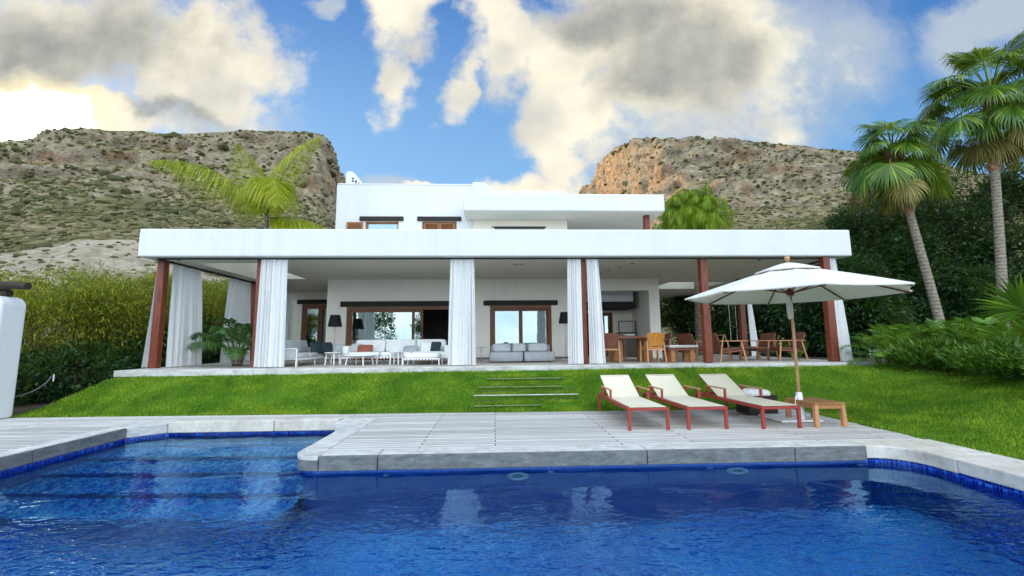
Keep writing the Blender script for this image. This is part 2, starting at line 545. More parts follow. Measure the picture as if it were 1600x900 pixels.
    c = a.ramp(Nd(a.nt, vo.outputs['Distance']), [(0.2, (0.30, 0.32, 0.40)), (0.42, (0.8, 0.78, 0.78))])
    a.pbr(c, 0.9, 0, 0.1); MT['towel'] = a.m
    # lawn soil under the blades
    a = Mat('turf')
    n = a.noise(a.wpos(), 1.2, 5, 0.6); n2 = a.noise(a.wpos(), 26, 4)
    c = a.ramp(n * 0.5 + n2 * 0.5, [(0.3, (0.025, 0.075, 0.004)), (0.5, (0.06, 0.15, 0.008)), (0.7, (0.12, 0.21, 0.018))])
    a.pbr(c, 0.95, 0, 0.1, a.bump(n2, 0.8, 0.03)); MT['turf'] = a.m
    # palm trunk, ringed
    a = Mat('ringed_palm_trunk')
    v = a.coord('Object', (1, 1, 1))
    w = a.new('TexWave'); w.bands_direction = 'Z'; w.inputs['Scale'].default_value = 2.2; w.inputs['Distortion'].default_value = 2.5; w.inputs['Detail'].default_value = 3; w.inputs['Detail Scale'].default_value = 3; a.link(v, w.inputs['Vector'])
    n = a.noise(v, 9, 5)
    c = a.ramp(Nd(a.nt, w.outputs['Fac']) * 0.15 + n * 0.85, [(0.2, (0.13, 0.105, 0.08)), (0.5, (0.235, 0.20, 0.155)), (0.8, (0.37, 0.325, 0.26))])
    a.pbr(c, 0.9, 0, 0.2, a.bump(Nd(a.nt, w.outputs['Fac']) * 0.5 + n * 1.4, 0.9, 0.035)); MT['palm_trunk'] = a.m
    MT['leaf_base'] = m_plain('leaf_base_fibre', (0.26, 0.15, 0.085), 0.9, 0.55, 9, 0.7, 30, bdist=0.04)
    MT['bark'] = m_plain('tree_bark', (0.10, 0.075, 0.055), 0.9, 0.4, 6, 0.7, 24, stretch=(3, 3, 0.6), bdist=0.04)


build_special()
MT['grass'] = m_leaf('grass_blades', (0.035, 0.120, 0.003), (0.120, 0.270, 0.006), (0.380, 0.470, 0.030), 0.32, 0.5, big_scale=1.5, big_amt=1.6)
MT['bamboo'] = m_leaf('bamboo_leaves', (0.035, 0.065, 0.003), (0.16, 0.20, 0.007), (0.52, 0.47, 0.030), 0.36)
MT['culm'] = m_plain('bamboo_culm', (0.055, 0.06, 0.022), 0.6, 0.3, 6, 0.1, 30)
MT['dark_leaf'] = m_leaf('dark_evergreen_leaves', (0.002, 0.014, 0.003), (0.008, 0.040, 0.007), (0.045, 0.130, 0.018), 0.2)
MT['mid_leaf'] = m_leaf('garden_leaves', (0.022, 0.060, 0.008), (0.055, 0.120, 0.014), (0.120, 0.200, 0.025), 0.30)
MT['juniper'] = m_leaf('juniper_sprays', (0.008, 0.042, 0.005), (0.045, 0.140, 0.012), (0.200, 0.340, 0.035), 0.2)
MT['fan_leaf'] = m_leaf('fan_palm_leaf', (0.018, 0.062, 0.006), (0.085, 0.185, 0.014), (0.300, 0.390, 0.040), 0.28, 0.35)
MT['fan_old'] = m_leaf('yellowing_fan_palm_leaf', (0.15, 0.12, 0.025), (0.26, 0.23, 0.05), (0.40, 0.33, 0.10), 0.3)
MT['feather_leaf'] = m_leaf('yellow_green_palm_leaf', (0.09, 0.18, 0.005), (0.30, 0.36, 0.010), (0.62, 0.58, 0.03), 0.45)
MT['bright_palm_leaf'] = m_leaf('bright_palm_leaf', (0.06, 0.14, 0.004), (0.18, 0.29, 0.008), (0.40, 0.46, 0.02), 0.4)
MT['kentia_leaf'] = m_leaf('kentia_leaf', (0.010, 0.045, 0.010), (0.024, 0.085, 0.016), (0.065, 0.150, 0.024), 0.2, 0.35)
MT['cycad_leaf'] = m_leaf('cycad_leaf', (0.014, 0.065, 0.006), (0.075, 0.200, 0.015), (0.270, 0.430, 0.045), 0.28, 0.35)
MT['scrub'] = m_leaf('hillside_scrub', (0.05, 0.058, 0.022), (0.115, 0.115, 0.048), (0.235, 0.215, 0.11), 0.1, 0.8, 0.1)
MT['flower'] = m_leaf('dry_flower_heads', (0.32, 0.28, 0.22), (0.52, 0.48, 0.42), (0.70, 0.66, 0.60), 0.2)

# ------------------------------------------------------------------ sky, clouds and sun
_sd = ray(28, 215)
SUN_AZ = math.atan2(_sd[0], _sd[1])            # clockwise from +Y
SUN_EL = rad(13.5)
sun_vec = Vector((math.sin(SUN_AZ) * math.cos(SUN_EL), math.cos(SUN_AZ) * math.cos(SUN_EL), math.sin(SUN_EL)))
sl = bpy.data.lights.new('sun', 'SUN'); sl.energy = 5.0; sl.angle = rad(0.6); sl.color = (1.0, 0.68, 0.34)
so = bpy.data.objects.new('sun', sl); COL.objects.link(so)
so.rotation_euler = sun_vec.to_track_quat('Z', 'Y').to_euler()

SKY_STRENGTH = 0.12


def build_world():
    w = bpy.data.worlds.new('World'); scene.world = w; w.use_nodes = True
    nt = w.node_tree; nt.nodes.clear()
    new = lambda t: nt.nodes.new('ShaderNode' + t)
    out = new('OutputWorld'); bg = new('Background'); bg.inputs[1].default_value = SKY_STRENGTH
    nt.links.new(bg.outputs[0], out.inputs[0])
    sky = new('TexSky'); sky.sky_type = 'NISHITA'; sky.sun_disc = False
    sky.sun_elevation = SUN_EL; sky.sun_rotation = SUN_AZ; sky.air_density = 1.0; sky.dust_density = 0.6; sky.ozone_density = 2.5
    tc = new('TexCoord'); sp = new('SeparateXYZ'); nt.links.new(tc.outputs['Generated'], sp.inputs[0])
    x, y, z = [Nd(nt, sp.outputs[i]) for i in range(3)]
    yy = y.max(0.06)
    u, v = x / yy, z / yy

    def noise(ax, bx, scale, detail=6, rough=0.6, off=0.0, dist=0.0):
        c = new('CombineXYZ'); nt.links.new(ax.s, c.inputs[0]); nt.links.new(bx.s, c.inputs[1]); c.inputs[2].default_value = off
        n = new('TexNoise'); n.inputs['Scale'].default_value = scale; n.inputs['Detail'].default_value = detail
        n.inputs['Roughness'].default_value = rough; n.inputs['Distortion'].default_value = dist
        nt.links.new(c.outputs[0], n.inputs['Vector'])
        return Nd(nt, n.outputs['Fac'])

    n1 = noise(u, v, 2.8, 5, 0.58, 1.3) - 0.5
    n2 = noise(u, v, 2.8, 5, 0.58, 7.7) - 0.5
    nf = noise(u, v, 5.5, 6, 0.62, 3.1) - 0.5
    ud, vd = u + n1 * 0.36, v + n2 * 0.34

    def blobs(lst):
        f = None
        for px, py, rx, ry, ang in lst:
            c = at_y(px, py, 1.0)
            cu, cv = float(c[0]), float(c[2] - CAM_H)
            ca, sa = math.cos(rad(ang)), math.sin(rad(ang))
            du, dv = ud - cu, vd - cv
            a = (du * ca + dv * sa) * (FOC / rx)
            b = (dv * ca - du * sa) * (FOC / ry)
            e = 1.0 - (a * a + b * b).sqrt()
            f = e if f is None else f.max(e)
        return f

    # heaped clouds: centre, radii (degrees of arc expressed at the photograph's scale), tilt
    heap = blobs([(60, 60, 330, 150, -8), (300, 110, 150, 110, -25), (340, 140, 100, 70, -30), (-150, 120, 300, 140, 0), (150, 175, 190, 40, -6),
                  (606, 10, 62, 125, 4), (612, 130, 46, 66, 10),
                  (775, 60, 85, 130, 12), (870, 60, 120, 110, 0), (860, 215, 62, 110, 8), (905, 170, 110, 90, 20), (1090, 90, 250, 150, -4), (1010, 30, 300, 130, 0), (725, 130, 34, 90, -8),
                  (690, 285, 40, 10, 0), (850, 290, 110, 30, 0)])
    veil = blobs([(1200, 110, 300, 160, 18), (1030, 225, 220, 75, 6), (1540, 40, 150, 70, 30), (640, 300, 120, 40, 0), (492, 14, 40, 26, 30), (340, 190, 150, 35, 0)])
    dark = blobs([(95, 75, 290, 110, -6), (-150, 120, 300, 140, 0), (1075, 95, 210, 115, -4), (970, 20, 190, 70, 0), (300, 180, 110, 28, -10)])
    glow = blobs([(15, 175, 250, 75, -4)])
    nh = noise(u, v, 15.0, 4, 0.6, 5.2) - 0.5
    dens = (heap * 0.80 + nf * 1.15 + nh * 0.40).ss(-0.08, 0.40)
    vdens = (veil + nf * 0.9).ss(-0.15, 0.60) * 0.80
    core = (dark + nf * 0.5).ss(-0.10, 0.75)
    g = (glow + nf * 0.25).ss(0.0, 0.9)
    g2 = (blobs([(20, 196, 150, 56, -6)]) + nf * 0.5).ss(-0.05, 0.95)
    sh = noise(u, v, 3.2, 3, 0.6, 11.0).ss(0.36, 0.66)
    relief = (noise(u - 0.03, v + 0.035, 5.5, 3, 0.62, 3.1) - 0.5 - nf) * 1.6   # lit from the lower left and above
    front = y.ss(0.06, 0.22)

    def rgb(c): return [q / SKY_STRENGTH for q in c]

    def mix(fac, a, b, blend='MIX'):
        n = new('Mix'); n.data_type = 'RGBA'; n.blend_type = blend
        for q, i in ((fac, 0), (a, 6), (b, 7)):
            if isinstance(q, Nd): nt.links.new(q.s, n.inputs[i])
            elif hasattr(q, 'is_output'): nt.links.new(q, n.inputs[i])
            elif i == 0: n.inputs[0].default_value = q
            else: n.inputs[i].default_value = tuple(q) + (1,)
        return n.outputs[2]

    # clear air: the sky texture, pulled towards the deep blue of a clear evening above and paler low down
    blue = mix(v.ss(0.30, 1.05), rgb((0.19, 0.41, 0.70)), rgb((0.026, 0.145, 0.46)))
    clear = mix(0.72, sky.outputs[0], blue)
    light = mix(sh, rgb((0.88, 0.81, 0.64)), rgb((0.56, 0.55, 0.51)))
    cloud = mix(core, light, rgb((0.285, 0.295, 0.28)))
    cloud = mix((relief + 0.5).clamp(), mix(0.22, cloud, rgb((0.05, 0.06, 0.08))), mix(0.28, cloud, rgb((0.9, 0.84, 0.66))))
    cloud = mix(g, cloud, rgb((0.95, 0.84, 0.50)))
    g2 = g2 * front
    c = mix((vdens * front).clamp(), clear, rgb((0.42, 0.47, 0.51)))
    c = mix((dens * front).clamp(), c, cloud)
    c = mix(g2.clamp(), c, rgb((9.0, 8.2, 6.2)))     # the cloud right in front of the hidden sun
    # behind the camera and overhead: unseen bright cloud added to light the house front
    rn = noise(x * 1.0, z * 1.6, 2.4, 4, 0.6, 20.0)
    rear = mix(rn.ss(0.40, 0.66), rgb((REAR * 0.68, REAR * 0.87, REAR * 1.08)), rgb((REAR * 1.12, REAR * 1.16, REAR * 1.16)))
    c = mix((y - z * 0.22).ss(0.02, -0.55), c, rear)
    nt.links.new(c, bg.inputs[0])


REAR = 2.0
build_world()
scene.world.cycles.sampling_method = 'MANUAL'; scene.world.cycles.sample_map_resolution = 256

# ------------------------------------------------------------------ plan of the garden
FLOOR_Z, CEIL_Z, ROOF_Z = 0.85, 3.85, 4.62
POOL_L, POOL_R, POOL_N, POOL_F, INLET_R, INLET_B = -6.62, 5.66, -1.02, 6.10, -2.62, 8.78
WATER_Z = -0.225


def deck_back(x):
    return 9.47 - 0.024 * x


def garden_z(x, y):
    x = np.asarray(x, float); y = np.asarray(y, float)
    dy = np.maximum(y - deck_back(np.clip(x, -10, 6.4)), 0)
    dx = np.maximum(x - 6.34, 0)
    d = np.hypot(0.40 * dx, dy)
    z = 0.76 * smooth01(d, 0, 2.15)
    lb = -10.3 + 0.45 * (y - 9.6)                # left rim of the lawn
    z = z * (1 - 0.9 * smooth01(lb - x, 0.0, 0.9))
    return z


def build_ground():
    a = np.concatenate([-np.geomspace(3000, 46, 16), np.arange(-42, 46, 0.75), np.geomspace(50, 3000, 16)])
    b = np.concatenate([-np.geomspace(3000, 30, 14), np.arange(-26, 46, 0.75), np.geomspace(50, 3000, 16)])
    X, Y = np.meshgrid(a, b, indexing='ij')
    Z = garden_z(X, Y) - 0.05
    far = np.hypot(X, Y)
    Z = np.where(far > 46, 0.3, Z)
    Z = np.where((Y < -3) , -0.15, Z)
    Z = np.where((Y < -30), -12.0, Z)
    pit = (X > -7.7) & (X < 6.6) & (Y > -2.0) & (Y < 9.9)
    Z = np.where(pit, -2.6, Z)
    n, m = len(a), len(b)
    idx = np.arange(n * m).reshape(n, m)
    F = np.stack([idx[:-1, :-1].ravel(), idx[1:, :-1].ravel(), idx[1:, 1:].ravel(), idx[:-1, 1:].ravel()], 1)
    o = mesh_np('ground', np.stack([X, Y, Z], -1).reshape(-1, 3), F, MT['soil'], None, True)
    tag(o, kind='structure')


build_ground()

# ------------------------------------------------------------------ lawn
STEP_Y = [9.86, 10.20, 10.54, 10.88, 11.2]
STEP_X0, STEP_X1 = -0.50, 1.92


def lawn_z(x, y):
    z = garden_z(x, y)
    x = np.asarray(x, float); y = np.asarray(y, float)
    q = np.digitize(y, STEP_Y)
    ys = np.array([9.62, 10.04, 10.38, 10.72, 11.06, 11.3])
    zq = garden_z(x, ys[np.clip(q, 0, 5)])
    ins = (x > STEP_X0) & (x < STEP_X1) & (y > 9.5)
    return np.where(ins, 0.8 * zq + 0.2 * z, z)


def lawn_inside(x, y):
    left = -10.3 + 0.45 * (y - 9.6)
    ok = np.where(x < 6.34, y > deck_back(x), True) & (x > left) & (y < 12.6) & (x < 12.5) & (y > 0.5)
    return ok


def build_lawn():
    xs = np.arange(-10.6, 13, 0.1); ys = np.arange(0.5, 12.7, 0.085)
    X, Y = np.meshgrid(xs, ys, indexing='ij')
    Z = lawn_z(X, Y)
    for i in range(0, X.shape[0]):
        for j in range(0, X.shape[1]):
            if Y[i, j] > 9 or X[i, j] > 6.2:
                Z[i, j] += 0.018 * mnoise.noise((X[i, j] * 1.3, Y[i, j] * 1.3, 0)) - 0.0
    n, m = X.shape
    idx = np.arange(n * m).reshape(n, m)
    F = np.stack([idx[:-1, :-1].ravel(), idx[1:, :-1].ravel(), idx[1:, 1:].ravel(), idx[:-1, 1:].ravel()], 1)
    cx = X[:-1, :-1].ravel() + 0.05; cy = Y[:-1, :-1].ravel() + 0.04
    F = F[lawn_inside(cx, cy)]
    V = np.stack([X, Y, Z - 0.004], -1).reshape(-1, 3)
    used = np.unique(F); mp = np.zeros(len(V), int); mp[used] = np.arange(len(used))
    o = mesh_np('lawn', V[used], mp[F], MT['turf'], None, True)
    tag(o, kind='structure')
    # blades
    N = 150000
    x = np.concatenate([rng.uniform(-10.5, 6.3, 110000), rng.uniform(6.3, 12.5, 90000)])
    y = np.concatenate([rng.uniform(9.2, 11.6, 110000), rng.uniform(3.2, 11.8, 90000)])
    keep = lawn_inside(x, y) & ~((y > 11.5) & (x < 9.95))
    x, y = x[keep], y[keep]
    z = lawn_z(x, y)
    n = len(x)
    patch = np.array([mnoise.noise((a * 1.1, b * 1.6, 5.0)) for a, b in zip(x[::1], y[::1])])
    h = rng.uniform(0.028, 0.062, n) * (1 + 0.45 * patch)
    az = rng.uniform(0, 2 * PI, n); lean = rng.uniform(0.1, 0.75, n)
    D = np.stack([np.cos(az) * lean, np.sin(az) * lean, np.ones(n)], 1)
    Nn = np.stack([np.sin(az * 3 + 1), np.cos(az * 3 + 1) * 1.0 - 0.4, np.full(n, 0.15)], 1)
    C = np.stack([x, y, z - 0.006], 1)
    D = unit(D); S = unit(np.cross(D, Nn))
    w = rng.uniform(0.004, 0.008, n)[:, None]
    V = np.empty((n, 3, 3)); V[:, 0] = C - S * w; V[:, 1] = C + S * w; V[:, 2] = C + D * h[:, None] * 1.15
    g = mesh_np('lawn_grass', V.reshape(-1, 3), np.arange(3 * n).reshape(n, 3), MT['grass'])
    tag(g, 'short vivid green grass growing over the sloping lawn', 'grass', kind='stuff')


build_lawn()
for k, yk in enumerate(STEP_Y[:4]):
    m = MB()
    zk = float(lawn_z(0.7, yk + 0.05)) - (0.034, 0.008, 0.036, 0.032)[k]
    x0 = STEP_X0 + (0.02, 0.0, 0.1, 0.3)[k]; x1 = STEP_X1 - (0.9, 0.0, 0.3, 0.2)[k]
    m.box((x0, yk - 0.03, zk - 0.025), (x1, yk + 0.01, zk))
    o = m.build('stone_step', MT['edge_stone' if k == 1 else 'mossy_step'], bevel=0.012)
    tag(o, ('mossy step edge low on the lawn, nearest the deck', 'longest and clearest pale stone step edge crossing the lawn',
            'mossy step edge, third up the lawn from the deck', 'mossy step edge highest up the lawn, nearest the veranda')[k], 'step', 'stone steps sunk in the lawn')

# ------------------------------------------------------------------ deck, coping, pool


def build_pool():
    d = MB()
    d.prism([(INLET_R + 0.30, POOL_F + 0.26), (6.34, POOL_F + 0.26), (6.34, deck_back(6.34)), (INLET_R + 0.30, deck_back(INLET_R))], -0.12, 0.0)
    d.prism([(POOL_L - 0.28, INLET_B + 0.22), (INLET_R + 0.30, INLET_B + 0.22), (INLET_R + 0.30, deck_back(-2.3)), (POOL_L - 0.28, deck_back(-6.9))], -0.12, 0.0)
    d.prism([(-16, -6), (POOL_L - 0.28, -6), (POOL_L - 0.28, deck_back(-6.9)), (-16, deck_back(-16))], -0.12, 0.0)
    d.prism([(POOL_L - 0.28, -6), (9, -6), (9, POOL_N - 0.25), (POOL_L - 0.28, POOL_N - 0.25)], -0.12, 0.0)
    tag(d.build('pool_deck', MT['deck']), kind='structure')
    # coping
    c = MB(); fc = MB()
    g = 0.006
    T = 0.012
    xs = [INLET_R + 0.30, -1.55, 2.05, 4.1, POOL_R - 0.55]
    for a, b in zip(xs[:-1], xs[1:]):
        c.box((a + g, POOL_F - 0.028, -0.06), (b - g, POOL_F + 0.255, T)); fc.box((a + g, POOL_F - 0.07, -0.185), (b - g, POOL_F - 0.03, T - 0.004))
    # rounded head of the peninsula and its left border
    arc = [(INLET_R - 0.07 + 0.30 * (1 - math.cos(t)) , POOL_F - 0.07 + 0.30 * (1 - math.sin(t))) for t in np.linspace(0, PI / 2, 8)]
    c.prism([(INLET_R + 0.30 - g, POOL_F + 0.255), (INLET_R - 0.07, POOL_F + 0.255)] + arc + [(INLET_R + 0.30 - g, POOL_F - 0.07)], -0.055, T)
    fc.prism([(INLET_R + 0.30 - g, POOL_F + 0.25), (INLET_R - 0.066, POOL_F + 0.25)] + [(x + 0.004, y + 0.004) for x, y in arc] + [(INLET_R + 0.30 - g, POOL_F - 0.066)], -0.185, -0.057)
    ys = [POOL_F + 0.26, 7.5, INLET_B - 0.35]
    for a, b in zip(ys[:-1], ys[1:]):
        c.box((INLET_R - 0.07, a + g, -0.055), (INLET_R + 0.295, b - g, T)); fc.box((INLET_R - 0.066, a + g, -0.185), (INLET_R + 0.29, b - g, -0.057))
    c.box((INLET_R - 0.35, INLET_B - 0.345, -0.185), (INLET_R + 0.295, INLET_B + 0.215, T))
    # left border boards along the pool
    ys = [-1.2, 2.0, 4.4, 6.7, INLET_B - 0.5]
    for a, b in zip(ys[:-1], ys[1:]):
        c.box((POOL_L - 0.275, a + g, -0.06), (POOL_L + 0.018, b - g, T)); fc.box((POOL_L + 0.02, a + g, -0.17), (POOL_L + 0.06, b - g, T - 0.004))
    c.prism([(POOL_L - 0.275, INLET_B - 0.494), (POOL_L + 0.06, INLET_B - 0.494), (POOL_L + 0.45, INLET_B - 0.08), (POOL_L + 0.45, INLET_B + 0.215), (POOL_L - 0.275, INLET_B + 0.215)], -0.17, T)
    c.box((POOL_L - 0.275, POOL_N - 0.24, -0.17), (POOL_R + 0.68, POOL_N + 0.06, T))
    tag(c.build('pool_coping', MT['coping_top'], bevel=0.014), kind='structure')
    tag(fc.build('coping_face', MT['coping'], bevel=0.010), kind='structure')
    p = MB()
    xs = [POOL_L + 0.456, -4.2, INLET_R - 0.356]
    for a, b in zip(xs[:-1], xs[1:]):
        p.box((a + g, INLET_B - 0.08, -0.17), (b - g, INLET_B + 0.215, T + 0.02))
    # right border: irregular pale slabs
    ys = [POOL_N + 0.07, 1.2, 2.6, 3.7, 4.55, 5.3]
    for k, (a, b) in enumerate(zip(ys[:-1], ys[1:])):
        p.box((POOL_R - 0.06, a + g, -0.15), (POOL_R + 0.33, b - g, T + 0.004 * (k % 2)))
        p.box((POOL_R + 0.342, a + 0.2 + g, -0.12), (6.34, b + 0.2 - g, T - 0.004 * (k % 2)))
    arc = [(POOL_R - 0.50 + 0.44 * math.cos(t), 5.60 + 0.44 * math.sin(t)) for t in np.linspace(PI / 2, 0, 8)]
    p.prism([(POOL_R - 0.545, POOL_F + 0.255), (POOL_R - 0.545, POOL_F - 0.07)] + arc + [(POOL_R - 0.06, 5.305), (POOL_R + 0.33, 5.305), (POOL_R + 0.33, POOL_F + 0.255)], -0.16, T - 0.004)
    p.box((POOL_R + 0.342, 5.51, -0.12), (6.34, POOL_F + 0.255, T))
    tag(p.build('pale_coping', MT['coping_pale'], bevel=0.014), kind='structure')
    # basin
    L, Rr, N_, Fq, IR, IB = POOL_L, POOL_R, POOL_N, POOL_F, INLET_R, INLET_B
    arc_r = [(Rr - 0.5 + 0.5 * math.cos(t), Fq - 0.5 + 0.5 * math.sin(t)) for t in np.linspace(0, PI / 2, 9)]
    arc_p = [(IR + 0.25 - 0.25 * math.sin(t), Fq + 0.25 - 0.25 * math.cos(t)) for t in np.linspace(0, PI / 2, 8)]
    poly = [(L, N_), (Rr, N_)] + arc_r + arc_p + [(IR, IB), (L + 0.45, IB), (L, IB - 0.45)]
    n = len(poly)
    zb = -2.2
    V = [(x, y, -0.1) for x, y in poly] + [(x, y, zb) for x, y in poly]
    F = [(i, n + i, n + (i + 1) % n, (i + 1) % n) for i in range(n)]
    m = MB(); m.add(V, F)
    me = bpy.data.meshes.new('pool_basin'); me.from_pydata(m.v, [], m.f + [tuple(range(n, 2 * n))])
    # steps going down into the pool from the inlet
    b = MB(); b.v, b.f = list(m.v), list(m.f) + [tuple(range(n, 2 * n))]
    for y0, zt in ((8.2, -0.50), (7.55, -0.72), (6.9, -0.94), (6.25, -1.16), (5.6, -1.38)):
        b.box((L + 0.004, y0, zb + 0.004), (IR + (0.6 if y0 < 6.0 else 0) - 0.004, IB - 0.46 + 0.0 * y0, zt) if y0 > 8.0 else (IR - 0.004, y0 + 0.648, zt))
    o = link('pool_basin', bpy.data.meshes.new('pool_basin'), MT['mosaic'])
    o.data.from_pydata(b.v, [], b.f); o.data.update(); o.data.materials.append(MT['mosaic']) if not o.data.materials else None
    tag(o, kind='structure')
    wv = [(x, y, WATER_Z) for x, y in poly]
    w = link('pool_water', bpy.data.meshes.new('pool_water'), MT['water'])
    w.data.from_pydata(wv, [], [tuple(range(n))]); w.data.update()
    tag(w, kind='structure')


build_pool()

# lamps and nozzles in the far pool wall
for i, (x, z, lab) in enumerate(((0.30, -0.50, 'round underwater lamp with pale ring, in front of the lawn steps'), (3.30, -0.50, 'round underwater lamp with pale ring, below the loungers'))):
    t = thing('pool_lamp', lab, 'pool lamp', (x, POOL_F, z), 0, 'underwater lamps in the pool wall')
    r = MB(); pr = [(0.085, 0.0), (0.085, 0.045), (0.105, 0.06), (0.135, 0.055), (0.15, 0.02), (0.15, 0.0)]
    r.lathe([(a, b) for a, b in pr], n=28)
    o = r.build('lamp_ring', MT['white_plastic'], t, True); o.rotation_euler = (PI / 2, 0, 0)
    l = MB(); l.lathe([(0.084, 0.0), (0.08, 0.03), (0.05, 0.04), (0.01, 0.043)], n=24)
    o = l.build('lamp_glass', MT['grey_fabric'], t, True); o.rotation_euler = (PI / 2, 0, 0)
for x, lab in ((-1.45, 'small white water inlet near the peninsula corner'), (0.74, 'small white water inlet beside the lamp under the steps'), (2.93, 'small white water inlet left of the lamp under the loungers'), (5.05, 'small white water inlet near the right pool corner')):
    r = MB(); r.lathe([(0.012, 0.0), (0.012, 0.02), (0.03, 0.025), (0.045, 0.012), (0.048, 0.0)], n=18)
    o = r.build('water_inlet', MT['white_plastic'], None, True); o.location = (x, POOL_F, -0.36); o.rotation_euler = (PI / 2, 0, 0)
    tag(o, lab, 'water inlet', 'water inlets in the pool wall')

# ------------------------------------------------------------------ hills
SKYLINE = [(-2600, 330), (-1500, 300), (-700, 262), (-300, 245), (-100, 236), (0, 223), (50, 216), (62, 209), (95, 207), (150, 203), (220, 204), (255, 208), (350, 205), (450, 205), (480, 205), (498, 209), (510, 217), (518, 228),
           (526, 243), (527, 258), (530, 266), (546, 285), (580, 318), (640, 345), (740, 352), (860, 345), (905, 305), (922, 290), (931, 276), (933, 262), (943, 252), (955, 243), (962, 232), (972, 228), (1000, 222),
           (1050, 219), (1080, 218), (1150, 220), (1250, 228), (1330, 236), (1430, 248), (1600, 285), (1900, 330), (2600, 380), (4000, 400)]


def build_hills():
    px = np.concatenate([np.linspace(-2600, -60, 60), np.arange(-56, 1660, 3.0), np.linspace(1670, 4000, 60)])
    sx = [p[0] for p in SKYLINE]; sy = [p[1] for p in SKYLINE]
    order = np.argsort(sx)
    py = np.interp(px, np.array(sx)[order], np.array(sy)[order])
    D = np.array([ray(a, b) for a, b in zip(px, py)])
    az = np.arctan2(D[:, 0], D[:, 1]); el = D[:, 2] / np.hypot(D[:, 0], D[:, 1])
    r0 = np.interp(px, [-2600, -300, 300, 500, 530, 600, 880, 931, 965, 1000, 1030, 1065, 1110, 1200, 1700, 4000], [300, 260, 235, 225, 235, 260, 340, 330, 290, 256, 237, 228, 226, 232, 260, 300])
    zr = CAM_H + r0 * el
    rows = 170
    s = np.concatenate([np.linspace(0, 1, rows), np.linspace(1.02, 2.2, 14)])
    cliff = np.interp(px, [-300, 100, 300, 480, 530, 880, 931, 1000, 1100, 1400, 1600], [0.1, 0.16, 0.16, 0.30, 0.35, 0.3, 0.55, 0.50, 0.24, 0.12, 0.1])
    V = np.empty((len(px), len(s), 3)); zone = np.zeros((len(px), len(s)), np.float32); sun_tint = zone.copy()
    R0 = 44.0
    for i in range(len(px)):
        sa, ca = math.sin(az[i]), math.cos(az[i])
        for j, q in enumerate(s):
            r = R0 + (r0[i] - R0) * q
            x, y = r * sa, r * ca
            if q <= 1:
                base = 0.62 * q + 0.38 * q * q
                c0, c1 = 0.72, 0.93
                st = min(max((q - c0) / (c1 - c0), 0), 1); st = st * st * (3 - 2 * st)
                k = cliff[i]
                P = base * (1 - k) + k * (0.35 * base + 0.65 * st) if k > 0 else base
                P = P / ((1 - k) + k)
                ztop = zr[i]
            else:
                P = 1 - 0.28 * (q - 1) ** 1.2
                ztop = zr[i]
            z = 0.2 + (ztop - 0.2) * P
            env = min(q * 6, 1) * (1 if q < 0.93 else max(0.14, 1 - (q - 0.93) * 13))
            f1 = mnoise.fractal((x * 0.018, y * 0.018, 1.0), 0.9, 2.1, 5)
            f2 = mnoise.fractal((x * 0.085, y * 0.085, z * 0.12), 0.8, 2.2, 4)
            rg = 1 - abs(mnoise.noise((x * 0.045, y * 0.045, z * 0.10 + 4)))
            rock = smooth_s(q, 0.50, 0.85)
            dz = env * (3.2 * f1 + (0.9 + 1.9 * rock) * f2 + rock * 2.2 * (rg - 0.75))
            # ledges in the rock band
            lz = z + dz
            led = math.sin(lz * 0.55 + 2.0 * f1 * 2)
            dr = env * rock * (1.8 * led + 2.6 * f2)
            V[i, j] = ((r - dr) * sa, (r - dr) * ca, lz)
            trk = 0.0
            if px[i] < 620:
                c = 0.270 + 0.02 * f1 + 0.00003 * (px[i] - 100)
                trk = max(0.0, 1 - abs(q - c) / 0.030) * 1.4
                trk = max(trk, 0.75 * (q < c) * (q > 0.02))
            zone[i, j] = min(1, trk)
            sun_tint[i, j] = smooth_s(px[i], 926, 936) * (1 - smooth_s(px[i] + 110 * f1 + 45 * f2, 990, 1070)) * smooth_s(q + 0.03 * f2, 0.70, 0.80)  # zone where low sun on the cliff is painted into the rock
    n, m = len(px), len(s)
    idx = np.arange(n * m).reshape(n, m)
    F = np.stack([idx[:-1, :-1].ravel(), idx[1:, :-1].ravel(), idx[1:, 1:].ravel(), idx[:-1, 1:].ravel()], 1)
    a = Mat('scrubby_limestone_hill')
    at = a.new('Attribute'); at.attribute_name = 'bare'
    ge = a.new('NewGeometry'); sp = a.new('SeparateXYZ'); a.link(ge.outputs['Normal'], sp.inputs[0])
    steep = Nd(a.nt, sp.outputs[2])
    w = a.wpos()
    n1 = a.noise(w, 0.055, 6, 0.62); n2 = a.noise(w, 0.30, 6, 0.65); n3 = a.noise(a.wpos((1, 1, 2.4)), 0.8, 7, 0.72)
    tan = a.ramp(n2 * 0.55 + n3 * 0.45, [(0.32, (0.085, 0.07, 0.05)), (0.45, (0.28, 0.225, 0.155)), (0.58, (0.47, 0.395, 0.285)), (0.72, (0.66, 0.58, 0.46))])
    ochre_and_sun = a.mix(n1.ss(0.50, 0.66, 0, 0.6), tan, (0.36, 0.19, 0.085))
    veg = a.ramp(n2 * 0.5 + n3 * 0.5, [(0.36, (0.055, 0.055, 0.020)), (0.48, (0.21, 0.18, 0.08)), (0.62, (0.46, 0.385, 0.225))])
    f = (steep + (n3 - 0.5) * 0.5 + (n1 - 0.5) * 0.35).ss(0.56, 0.92)
    c = a.mix(f, ochre_and_sun, veg)
    ao = a.new('Attribute'); ao.attribute_name = 'ochre_and_sun'
    warm = a.ramp(n2 * 0.5 + n3 * 0.5, [(0.38, (0.10, 0.06, 0.035)), (0.5, (0.40, 0.28, 0.17)), (0.66, (0.66, 0.52, 0.35))])  # warm sunlight put into the cliff's rock colour
    c = a.mix(Nd(a.nt, ao.outputs['Fac']), c, warm)
